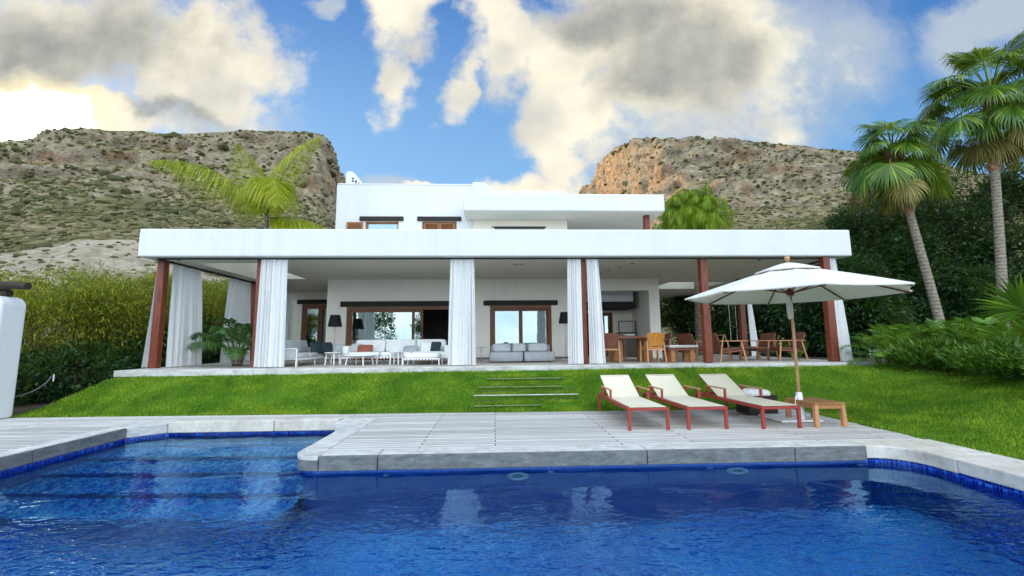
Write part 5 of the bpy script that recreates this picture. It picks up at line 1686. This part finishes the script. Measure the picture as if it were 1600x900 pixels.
def leafy_tree(name, label, cat, loc, h, rad_, mat, group, n=8000, lsize=0.15, base=0.12, trunk_r=0.14, hang=0.15, wid=0.5, clumps=70, inner=0):
    """trunk with limbs, and a crown of leaf clumps with gaps"""
    x, y, z = loc
    t = thing(name, label, cat, loc, 0, group)
    hc = h * (1 - base)
    cz = h * base + hc / 2
    cl = []
    while len(cl) < clumps:
        p = rng.uniform(-1, 1, 3); r = np.linalg.norm(p)
        if r > 1 or r < 0.25: continue
        p = p / r * r ** 0.55
        taper = 1.0 - 0.38 * max(p[2], 0) ** 1.5
        cl.append((p[0] * rad_ * taper, p[1] * rad_ * taper, cz + p[2] * hc / 2, rng.uniform(0.20, 0.42) * rad_))
    cl = np.array(cl)
    k = rng.choice(len(cl), n, p=cl[:, 3] ** 2 / (cl[:, 3] ** 2).sum())
    dirs = rnd_dirs(n)
    rr = cl[k, 3] * rng.uniform(0.35, 1.08, n) ** 0.6
    C = cl[k, :3] + dirs * rr[:, None] * np.array([1, 1, 0.75])
    outward = unit(C - np.array([0, 0, cz]))
    D = unit(dirs * 0.8 + outward * 0.6 + rnd_dirs(n) * 0.7 + np.array([0, 0, -hang]))
    Nn = unit(rnd_dirs(n) * 0.9 + outward * 0.5 + np.array([0, 0, 0.6]))
    V, F = leaf_arrays(C, D, Nn, rng.uniform(0.6, 1.3, n) * lsize, rng.uniform(0.6, 1.2, n) * lsize * wid, 0.1)
    if inner:                                     # bigger leaves inside the clumps close the crown
        q = rng.choice(len(cl), inner)
        C2 = cl[q, :3] + rnd_dirs(inner) * cl[q, 3:4] * 0.55 * rng.random((inner, 1))
        V, F = cat_mesh([(V, F), leaf_arrays(C2, rnd_dirs(inner), rnd_dirs(inner), rng.uniform(0.18, 0.32, inner), rng.uniform(0.10, 0.16, inner))])
    mesh_np('crown', V, F, mat, t)
    m = MB()
    m.tube([(0, 0, -0.1), (0.03, 0.02, h * 0.3), (-0.04, 0.05, h * 0.6), (0, 0, h * 0.85)], [trunk_r, trunk_r * 0.8, trunk_r * 0.5, 0.02], 9)
    for q in range(9):
        c = cl[q]; s = h * rng.uniform(0.22, 0.6)
        m.tube([(0, 0.02, s), (c[0] * 0.5, c[1] * 0.5, (s + c[2]) / 2 + 0.1), tuple(c[:3])], [trunk_r * 0.45, trunk_r * 0.3, 0.015], 6)
    m.build('trunk', MT['bark'], t, True)
    return t


def gz(x, y): return float(garden_z(x, y))


# dark evergreens along the right side
for i, (x, y, h, r, lab) in enumerate((
        (15.2, 20.5, 5.9, 2.4, 'dark evergreen tree just right of the veranda roof corner'), (19.4, 21.5, 8.4, 2.8, 'dark evergreen tree left of the leaning fan palm trunk'),
        (22.2, 21.5, 9.6, 3.1, 'dark evergreen tree between the two fan palm trunks'), (26.4, 20.0, 9.9, 3.2, 'dark evergreen tree behind the straight fan palm'), (30.8, 18.5, 9.6, 3.2, 'dark evergreen tree at the right edge of the picture'), (24.8, 25.0, 10.2, 3.3, 'dark evergreen tree farthest back, seen between the palm crowns'),
        (15.6, 18.6, 4.6, 1.9, 'dark lower evergreen in front of the taller ones, near the umbrella'), (20.6, 18.9, 4.6, 2.0, 'dark lower evergreen between the palm trunks'), (25.4, 17.6, 4.8, 2.2, 'dark lower evergreen right of the straight palm trunk'),
        (12.4, 23.5, 5.6, 2.3, 'dark evergreen seen under the right veranda roof'))):
    leafy_tree('evergreen_tree', lab, 'tree', (x, y, 0.3), h, r, MT['dark_leaf'], 'dark evergreen trees at the right', n=30000, lsize=0.15, base=0.02, wid=0.42, clumps=150, inner=9000)
for x, y, h, r, lab in ((7.3, 27.0, 6.0, 2.2, 'garden tree with bare trunk beyond the right veranda, beside the house'), (9.8, 25.8, 5.6, 2.0, 'bright leaved garden tree beyond the rear right column'),
                        (11.2, 30.0, 7.5, 2.8, 'broad garden tree far behind the right veranda'), (6.6, 31.0, 7.0, 2.6, 'garden tree farthest back beside the house wall')):
    leafy_tree('garden_tree', lab, 'tree', (x, y, 0.7), h, r, MT['mid_leaf'], 'garden trees behind the right veranda', n=7000, lsize=0.19, base=0.22, trunk_r=0.13, clumps=60)

# trees added across the pool as stand-ins for palms and parasols mirrored in glass
for x, y, h, r, lab in ((-12.0, -9.5, 5.4, 2.3, 'stand-in tree added across the pool, left one of two mirrored in the glass'), (-6.4, -11.5, 5.0, 1.8, 'stand-in tree added across the pool, right one of two mirrored in the glass')):
    leafy_tree('garden_tree', lab, 'tree', (x, y, -0.1), h, r, MT['mid_leaf'], 'stand-in trees added across the pool', n=5000, lsize=0.22, base=0.25, clumps=40)

# bamboo hedge at the left


def bamboo(loc, h, r, label, n=16000):
    t = thing('bamboo', label, 'bamboo', loc, 0, 'bamboo clumps of the left hedge')
    K = 46
    m = MB(); Cs, Ds = [], []
    per = n // K
    for k in range(K):
        a = rng.uniform(0, 2 * PI); q = r * math.sqrt(rng.random()) * 0.75
        b = np.array([q * math.cos(a), q * math.sin(a), 0.0])
        hh = h * rng.uniform(0.66, 1.05)
        a2 = a + rng.uniform(-0.7, 0.7); out = rng.uniform(0.25, 0.8) * r
        tip = b + [math.cos(a2) * out, math.sin(a2) * out, hh]
        c = bez(b, b + [0, 0, hh * 0.5], b + [math.cos(a2) * out * 0.2, math.sin(a2) * out * 0.2, hh * 0.95], tip + [0, 0, -0.1 * hh], 9)
        m.tube([tuple(p) for p in c], list(np.linspace(0.011, 0.003, 9)), 5, cap=False)
        u = rng.random(per) ** 0.72 * 0.86 + 0.14
        i = u * 8; i0 = np.minimum(i.astype(int), 7); f = (i - i0)[:, None]
        P = c[i0] * (1 - f) + c[i0 + 1] * f
        off = rng.normal(size=(per, 3)) * np.array([0.27, 0.27, 0.16]) * (0.45 + 0.75 * np.sin(PI * np.clip(u, 0, 0.95)))[:, None]
        Cs.append(P + off)
        Ds.append(unit(off * 1.6 + rnd_dirs(per) * 0.5 + np.array([0, 0, -0.45])))
    C, D = np.concatenate(Cs), np.concatenate(Ds)
    C[:, 2] = np.maximum(C[:, 2], 0.1)
    nn = len(C)
    V, F = leaf_arrays(C, D, rnd_dirs(nn) + np.array([0, 0, 0.8]), rng.uniform(0.09, 0.17, nn), rng.uniform(0.018, 0.030, nn), 0.15, 0.35)
    mesh_np('foliage', V, F, MT['bamboo'], t)
    m.build('culm', MT['culm'], t, True)
    return t


for x, y, h, r, lab in ((-14.6, 12.6, 3.5, 1.5, 'bamboo clump close behind the white pergola pier'), (-12.9, 13.4, 3.6, 1.4, 'bamboo clump above the garden hose'), (-11.6, 14.2, 3.75, 1.35, 'bamboo clump nearest the left corner of the veranda'),
                        (-13.4, 16.4, 4.0, 1.5, 'bamboo clump behind the one over the hose'), (-11.6, 17.2, 4.0, 1.4, 'bamboo clump seen between the left corner curtain and the rear column'), (-11.4, 20.4, 4.3, 1.5, 'bamboo clump seen behind the potted palm'),
                        (-16.6, 14.4, 3.8, 1.6, 'bamboo clump farthest left in the hedge'), (-13.0, 19.8, 4.4, 1.6, 'bamboo clump at the back of the hedge')):
    bamboo((x, y, 0.05 if y < 14 else 0.3), h, r, lab)

# dark shrubs added to make the foot of the bamboo look shaded
for x, y, h, r, lab in ((-13.2, 11.9, 1.2, 1.4, 'dark shrub added as shade at the foot of the bamboo beside the pergola pier'), (-11.6, 12.7, 1.3, 1.3, 'dark shrub added as shade at the foot of the bamboo behind the garden hose'), (-10.95, 13.9, 1.5, 1.1, 'dark shrub added as shade against the left end of the veranda floor'),
                        (-11.2, 16.4, 2.1, 1.3, 'dark shrub added as shade behind the left side curtains'), (-11.0, 19.0, 2.2, 1.3, 'dark shrub added as shade behind the potted palm and rear left column')):
    leafy_tree('added_shade_shrub', lab, 'shrub', (x, y, 0.02 if y < 14 else 0.3), h, r, MT['dark_leaf'], 'dark shrubs added as shade under the bamboo', n=7000, lsize=0.15, base=0.0, trunk_r=0.05, wid=0.4, clumps=60)

# fan palms


def fan_palm(base, top, r0, crown_len, blade, label, nf, seed, skirt):
    t = thing('fan_palm', label, 'palm tree', tuple(base), 0, 'tall fan palms at the right')
    b = np.zeros(3); tp = np.array(top) - np.array(base)
    c = bez(b, b + tp * 0.33 + [0.12 * tp[2] * 0.1, 0, 0], b + tp * 0.7, tp, 26)
    MB().tube([tuple(p) for p in c[:19]], [r0 * (1.08 - 0.25 * k / 19 + (0.25 * (1 - k / 3) if k < 3 else 0)) for k in range(19)], 16).build('trunk', MT['palm_trunk'], t, True)
    # shaggy upper trunk of old leaf bases
    m = MB()
    up = c[17:]
    m.tube([tuple(p) for p in up], [r0 * q for q in np.linspace(1.0, 1.7, len(up) - 2)] + [r0 * 1.3, r0 * 0.7], 14)
    L = np.linalg.norm(up[-1] - up[0])
    for k in range(130):
        f = k / 130 * (len(up) - 1.01); i = int(f); p = up[i] + (up[i + 1] - up[i]) * (f - i)
        a = k * 2.399; rr = r0 * (1.0 + 0.7 * f / len(up))
        o = np.array([math.cos(a), math.sin(a), 0])
        m.bar(tuple(p + o * rr * 0.8), tuple(p + o * rr * 1.35 + np.array([0, 0, 0.20 + 0.1 * rng.random()])), 0.09, 0.03, 0.035, 0.012)
    m.build('leaf_bases', MT['leaf_base'], t)
    crown = tp + np.array([0, 0, 0.1])
    for k in range(nf):
        f = k / (nf - 1)
        a = k * 2.39996 + seed
        el = math.radians(80 - (106 if nf < 40 else 120) * f ** 0.95) + rng.uniform(-0.28, 0.28)
        d = np.array([math.cos(a) * math.cos(el), math.sin(a) * math.cos(el), math.sin(el)])
        V, F = fan_arrays(crown + np.array([0, 0, -0.55 * f]), d, crown_len * rng.uniform(0.7, 1.25), blade * rng.uniform(0.82, 1.12), 0.35 + 0.5 * f, 40, 112, 0.55 + 0.65 * f)
        old = f > 0.90
        mesh_np('frond', V, F, MT['fan_old'] if old else MT['fan_leaf'], t)
    for k in range(skirt):
        a = k * 2.39996 + seed * 2
        el = math.radians(rng.uniform(-78, -56))
        d = np.array([math.cos(a) * math.cos(el), math.sin(a) * math.cos(el), math.sin(el)])
        V, F = fan_arrays(crown + np.array([0, 0, -0.7]), d, crown_len * 0.75, blade * 0.85, 0.6, 34, 80, 1.2)
        o = mesh_np('dead_frond', V, F, MT['fan_old'], t)
    return t


PB = at_y(1466, 512, 16.0); PT = at_y(1394, 236, 16.4)
fan_palm((PB[0] + 0.32, PB[1], 0.3), PT, 0.155, 1.20, 1.02, 'tall fan palm with leaning trunk, nearer the house', 36, 0.4, 5)
PB = at_y(1553, 470, 16.0); PT = at_y(1547, 148, 16.6)
fan_palm((PB[0] + 0.05, PB[1], 0.3), PT, 0.165, 1.75, 1.22, 'tallest fan palm with straight trunk, at the right edge', 46, 1.9, 3)
# slender feather palms growing through the openings of the veranda roof


def feather_palm(name, label, base, crown, tr, curves, lmax, nl, mat, group=None, hang=1.9, width=0.024):
    t = thing(name, label, 'palm tree', tuple(base), 0, group)
    cr = np.array(crown) - np.array(base)
    m = MB(); m.tube([(0, 0, -0.1), tuple(cr * 0.5 + np.array([0.04, 0, 0])), tuple(cr)], [tr * 1.15, tr, tr * 0.8], 12); m.build('trunk', MT['palm_trunk'], t, True)
    for c in curves:
        pts = bez(*[np.asarray(q, float) - np.array(base) for q in c], 26)
        V, F = frond_arrays(pts, lmax * rng.uniform(0.9, 1.1), nl, hang, width)
        mesh_np('frond', V, F, mat, t)
    return t


P = lambda px, py, Y: at_y(px, py, Y)
cl = P(417, 338, 14.6)
lp = [
    (cl, P(395, 312, 14.3), P(340, 240, 13.6), P(236, 251, 13.2)), (cl, P(408, 315, 14.9), P(398, 262, 15.6), P(372, 224, 16.2)),
    (cl, P(424, 312, 14.6), P(440, 248, 14.4), P(498, 214, 14.2)), (cl, P(420, 290, 14.2), P(428, 240, 13.6), P(436, 318, 13.2)),
    (cl, P(430, 345, 14.6), P(462, 330, 14.6), P(508, 356, 14.8))]
feather_palm('feather_palm', 'yellow green feather palm rising through the left part of the veranda roof', (cl[0] + 0.02, 14.6, 0.6), cl, 0.085, lp, 1.35, 170, MT['feather_leaf'])
cr = P(1083, 336, 18.5)
curves = []
for k in range(60):
    a = k * 2.39996; f = k / 59
    el = math.radians(80 - 95 * f)
    d = np.array([math.cos(a) * math.cos(el), math.sin(a) * math.cos(el), math.sin(el)])
    ln = 1.6 * rng.uniform(0.7, 1.1)
    tip = cr + d * ln * 0.95 + np.array([0.15, 0, -0.35 - 0.35 * f])
    curves.append((cr, cr + d * ln * 0.45, cr + d * ln * 0.9 + np.array([0, 0, 0.12]), tip))
feather_palm('feather_palm', 'bushy yellow green palm showing above the right end of the veranda roof', (cr[0] - 0.1, 18.5, 0.6), cr, 0.13, curves, 0.80, 80, MT['bright_palm_leaf'], hang=2.6, width=0.017)
cr2 = P(1050, 352, 20.0)
curves = []
for k in range(14):
    a = k * 2.39996; f = k / 13
    el = math.radians(75 - 85 * f); d = np.array([math.cos(a) * math.cos(el), math.sin(a) * math.cos(el), math.sin(el)])
    curves.append((cr2, cr2 + d * 0.4, cr2 + d * 0.85, cr2 + d * 0.95 + np.array([0, 0, -0.4])))
feather_palm('feather_palm', 'smaller darker palm tucked against the upper porch column', (cr2[0], 20.6, 4.62), cr2, 0.07, curves, 0.5, 34, MT['cycad_leaf'], hang=1.2)

# potted palm on the veranda


def clump_palm(name, label, cat, loc, n, ln, el0, el1, lmax, nl, mat, stem, group=None, hang=0.7, width=0.03, arc=0.45, a_off=0.0, stems=True):
    t = thing(name, label, cat, loc, 0, group)
    m = MB()
    for k in range(n):
        a = k * 2.39996 + a_off; f = k / max(n - 1, 1)
        el = math.radians(el0 + (el1 - el0) * f)
        d = np.array([math.cos(a) * math.cos(el), math.sin(a) * math.cos(el), math.sin(el)])
        b = np.array([0.10 * math.cos(a), 0.10 * math.sin(a), 0.0])
        s = b + np.array([d[0] * 0.12, d[1] * 0.12, stem * rng.uniform(0.8, 1.1)])
        l = ln * rng.uniform(0.85, 1.12)
        if stems: m.tube([tuple(b), tuple(s)], [0.035, 0.018], 7)
        pts = bez(s, s + d * l * 0.4, s + d * l * 0.8 + np.array([0, 0, -arc * l * 0.2]), s + d * l * 0.95 + np.array([0, 0, -arc * l]), 22)
        V, F = frond_arrays(pts, lmax * rng.uniform(0.85, 1.1), nl, hang, width, t0=0.2)
        mesh_np('frond', V, F, mat, t)
    if stems: m.build('stem', MT['palm_trunk'], t, True)
    return t


clump_palm('kentia_palm', 'dark green feather palm growing at the left end of the veranda floor', 'palm', (-7.62, 13.35, FLOOR_Z), 17, 1.62, 84, 14, 0.52, 40, MT['kentia_leaf'], 0.42, hang=0.9, arc=0.42, a_off=0.6)

# planting along the right edge of the lawn
for x, y, ln, n, lab in ((10.75, 11.3, 1.35, 24, 'arching cycad next to the dry flowers, at the terrace corner'), (11.7, 10.7, 1.45, 22, 'bright arching cycad behind the lawn edge, below the leaning palm'), (12.6, 11.6, 1.5, 22, 'tall arching cycad in front of the straight palm'),
                         (11.35, 9.4, 1.45, 24, 'arching cycad in the middle of the right planting'), (12.2, 8.6, 1.5, 24, 'bright arching cycad at the right edge of the picture')):
    clump_palm('cycad', lab, 'cycad', (x, y, gz(x, y) + 0.05), n, ln, 78, 8, 0.34, 52, MT['cycad_leaf'], 0.14, 'cycads beside the lawn', hang=0.15, width=0.022, arc=0.30, a_off=x, stems=False)


def low_bush(name, label, loc, r, h, mat, n, ls, group):
    t = thing(name, label, 'shrub', loc, 0, group)
    K = 60
    a = rng.uniform(0, 2 * PI, K); q = np.sqrt(rng.random(K)) * r
    cz = h * (0.35 + 0.65 * rng.random(K)) * (1 - 0.55 * (q / r) ** 2)
    cl = np.stack([q * np.cos(a), q * np.sin(a), cz * 0.8], 1)
    k = rng.integers(0, K, n)
    out = unit(cl[k] - np.array([0, 0, -0.3]))
    along = rng.random(n)[:, None]
    C = cl[k] + out * along * 0.42 + rng.normal(size=(n, 3)) * 0.055
    D = unit(out + rnd_dirs(n) * 0.55)
    C[:, 2] = np.maximum(C[:, 2], 0.0)
    V, F = leaf_arrays(C, D, rnd_dirs(n) + np.array([0, 0, 0.5]), rng.uniform(0.7, 1.3, n) * ls, rng.uniform(0.7, 1.3, n) * ls * 0.22, -0.05)
    mesh_np('foliage', V, F, mat, t)
    m = MB()
    for j in range(14): m.tube([(0, 0, -0.03), tuple(cl[j] * 0.55), tuple(cl[j])], [0.022, 0.014, 0.006], 5)
    m.build('stem', MT['bark'], t, True)


for x, y, r, h, lab in ((10.45, 8.45, 0.8, 0.5, 'low feathery juniper above the grey rocks'), (10.6, 7.5, 0.85, 0.5, 'low feathery juniper at the right picture edge, nearest the pool'), (9.9, 6.4, 0.7, 0.5, 'small juniper half out of the picture at the right'), (10.5, 10.2, 0.5, 0.3, 'low green juniper in front of the cycads')):
    low_bush('juniper', lab, (x, y, gz(x, y)), r, h, MT['juniper'], 6500, 0.15, 'junipers beside the lawn')

# young fan palm at the right edge
t = thing('young_fan_palm', 'young fan palm with big bright fan leaves at the right edge', 'palm', (13.1, 10.2, gz(13.1, 10.2)))
for k, (px, py, el, rr) in enumerate(((1600, 485, 30, 1.0), (1620, 445, 55, 0.9), (1590, 520, 12, 0.8), (1640, 500, 25, 0.9), (1575, 545, 5, 0.7))):
    tip = at_y(px, py, 9.8 + 0.25 * k) - np.array(t.location)
    d = unit(tip + np.array([0, 0, 0.1])); ln = np.linalg.norm(tip)
    V, F = fan_arrays((0, 0, 0.05), d, ln, rr, 0.06, 40, 125, 0.10)
    mesh_np('frond', V, F, MT['cycad_leaf'], t)

# dry flowers and tufts
for loc, n, hh, head, lab, nm, mt in (((9.98, 10.95, gz(9.98, 10.95)), 46, 0.42, True, 'tuft of dry pale flower heads at the right end of the terrace edge', 'dry_flowers', 'flower'), ((9.75, 13.9, FLOOR_Z), 130, 0.75, False, 'tuft of tall ornamental grass beside the right corner column', 'ornamental_grass', 'cycad_leaf')):
    t = thing(nm, lab, 'plant', loc)
    a = rng.uniform(0, 2 * PI, n); ls = rng.uniform(0.1, 0.75, n)
    D = unit(np.stack([np.cos(a) * ls, np.sin(a) * ls, np.ones(n)], 1)); L = rng.uniform(0.6, 1.1, n) * hh
    C = np.stack([np.cos(a) * 0.06, np.sin(a) * 0.06, np.zeros(n)], 1)
    V, F = leaf_arrays(C, D, np.stack([np.sin(a), -np.cos(a) - 0.3, 0 * a + 0.2], 1), L, np.full(n, 0.016), 0.06)
    mesh_np('stalks', V, F, MT['cycad_leaf'], t)
    if head:
        tips = C + D * L[:, None]
        k = np.repeat(np.arange(n), 7); m_ = len(k)
        V, F = leaf_arrays(tips[k], rnd_dirs(m_) + np.array([0, 0, 0.4]), rnd_dirs(m_), np.full(m_, 0.045), np.full(m_, 0.03))
        mesh_np('blossoms', V, F, MT[mt], t)

# swing and trestle in the garden behind the lounge chairs
pw = at_y(1148, 540, 21.0)
t = thing('garden_swing', 'small rope swing hanging in the trees behind the lounge chairs', 'swing', (pw[0], 21.0, pw[2]))
for x in (-0.16, 0.16): MB().tube([(x, 0, 0.24), (x, 0, 2.6)], 0.011, 6).build('rope', MT['rope'], t)
MB().box((-0.20, -0.09, 0.22), (0.20, 0.09, 0.25)).build('seat', MT['teak_pale'], t)
pw = at_y(1126, 545, 19.0)
t = thing('wooden_trestle', 'thin wooden trestle of crossed poles behind the lounge chairs', 'trestle', (pw[0], 19.0, 0.75), rad(8))
for s_ in (-1, 1):
    for y in (-0.3, 0.3): MB().tube([(s_ * 0.32, y, 0), (s_ * 0.02, y, 0.95)], 0.022, 8).build('leg', MT['pole_wood'], t, True)
MB().tube([(0, -0.36, 0.95), (0, 0.36, 0.95)], 0.022, 8).build('beam', MT['pole_wood'], t, True)

# ------------------------------------------------------------------ picture settings
vs = scene.view_settings
scene.display_settings.display_device = 'sRGB'
vs.view_transform = 'Standard'; vs.look = 'None'; vs.gamma = 1.0; vs.exposure = 0.47
scene.cycles.use_denoising = True
scene.cycles.max_bounces = 10
scene.cycles.diffuse_bounces = 4
scene.cycles.glossy_bounces = 4
scene.cycles.transmission_bounces = 8
scene.cycles.transparent_max_bounces = 12
scene.cycles.sample_clamp_indirect = 6.0
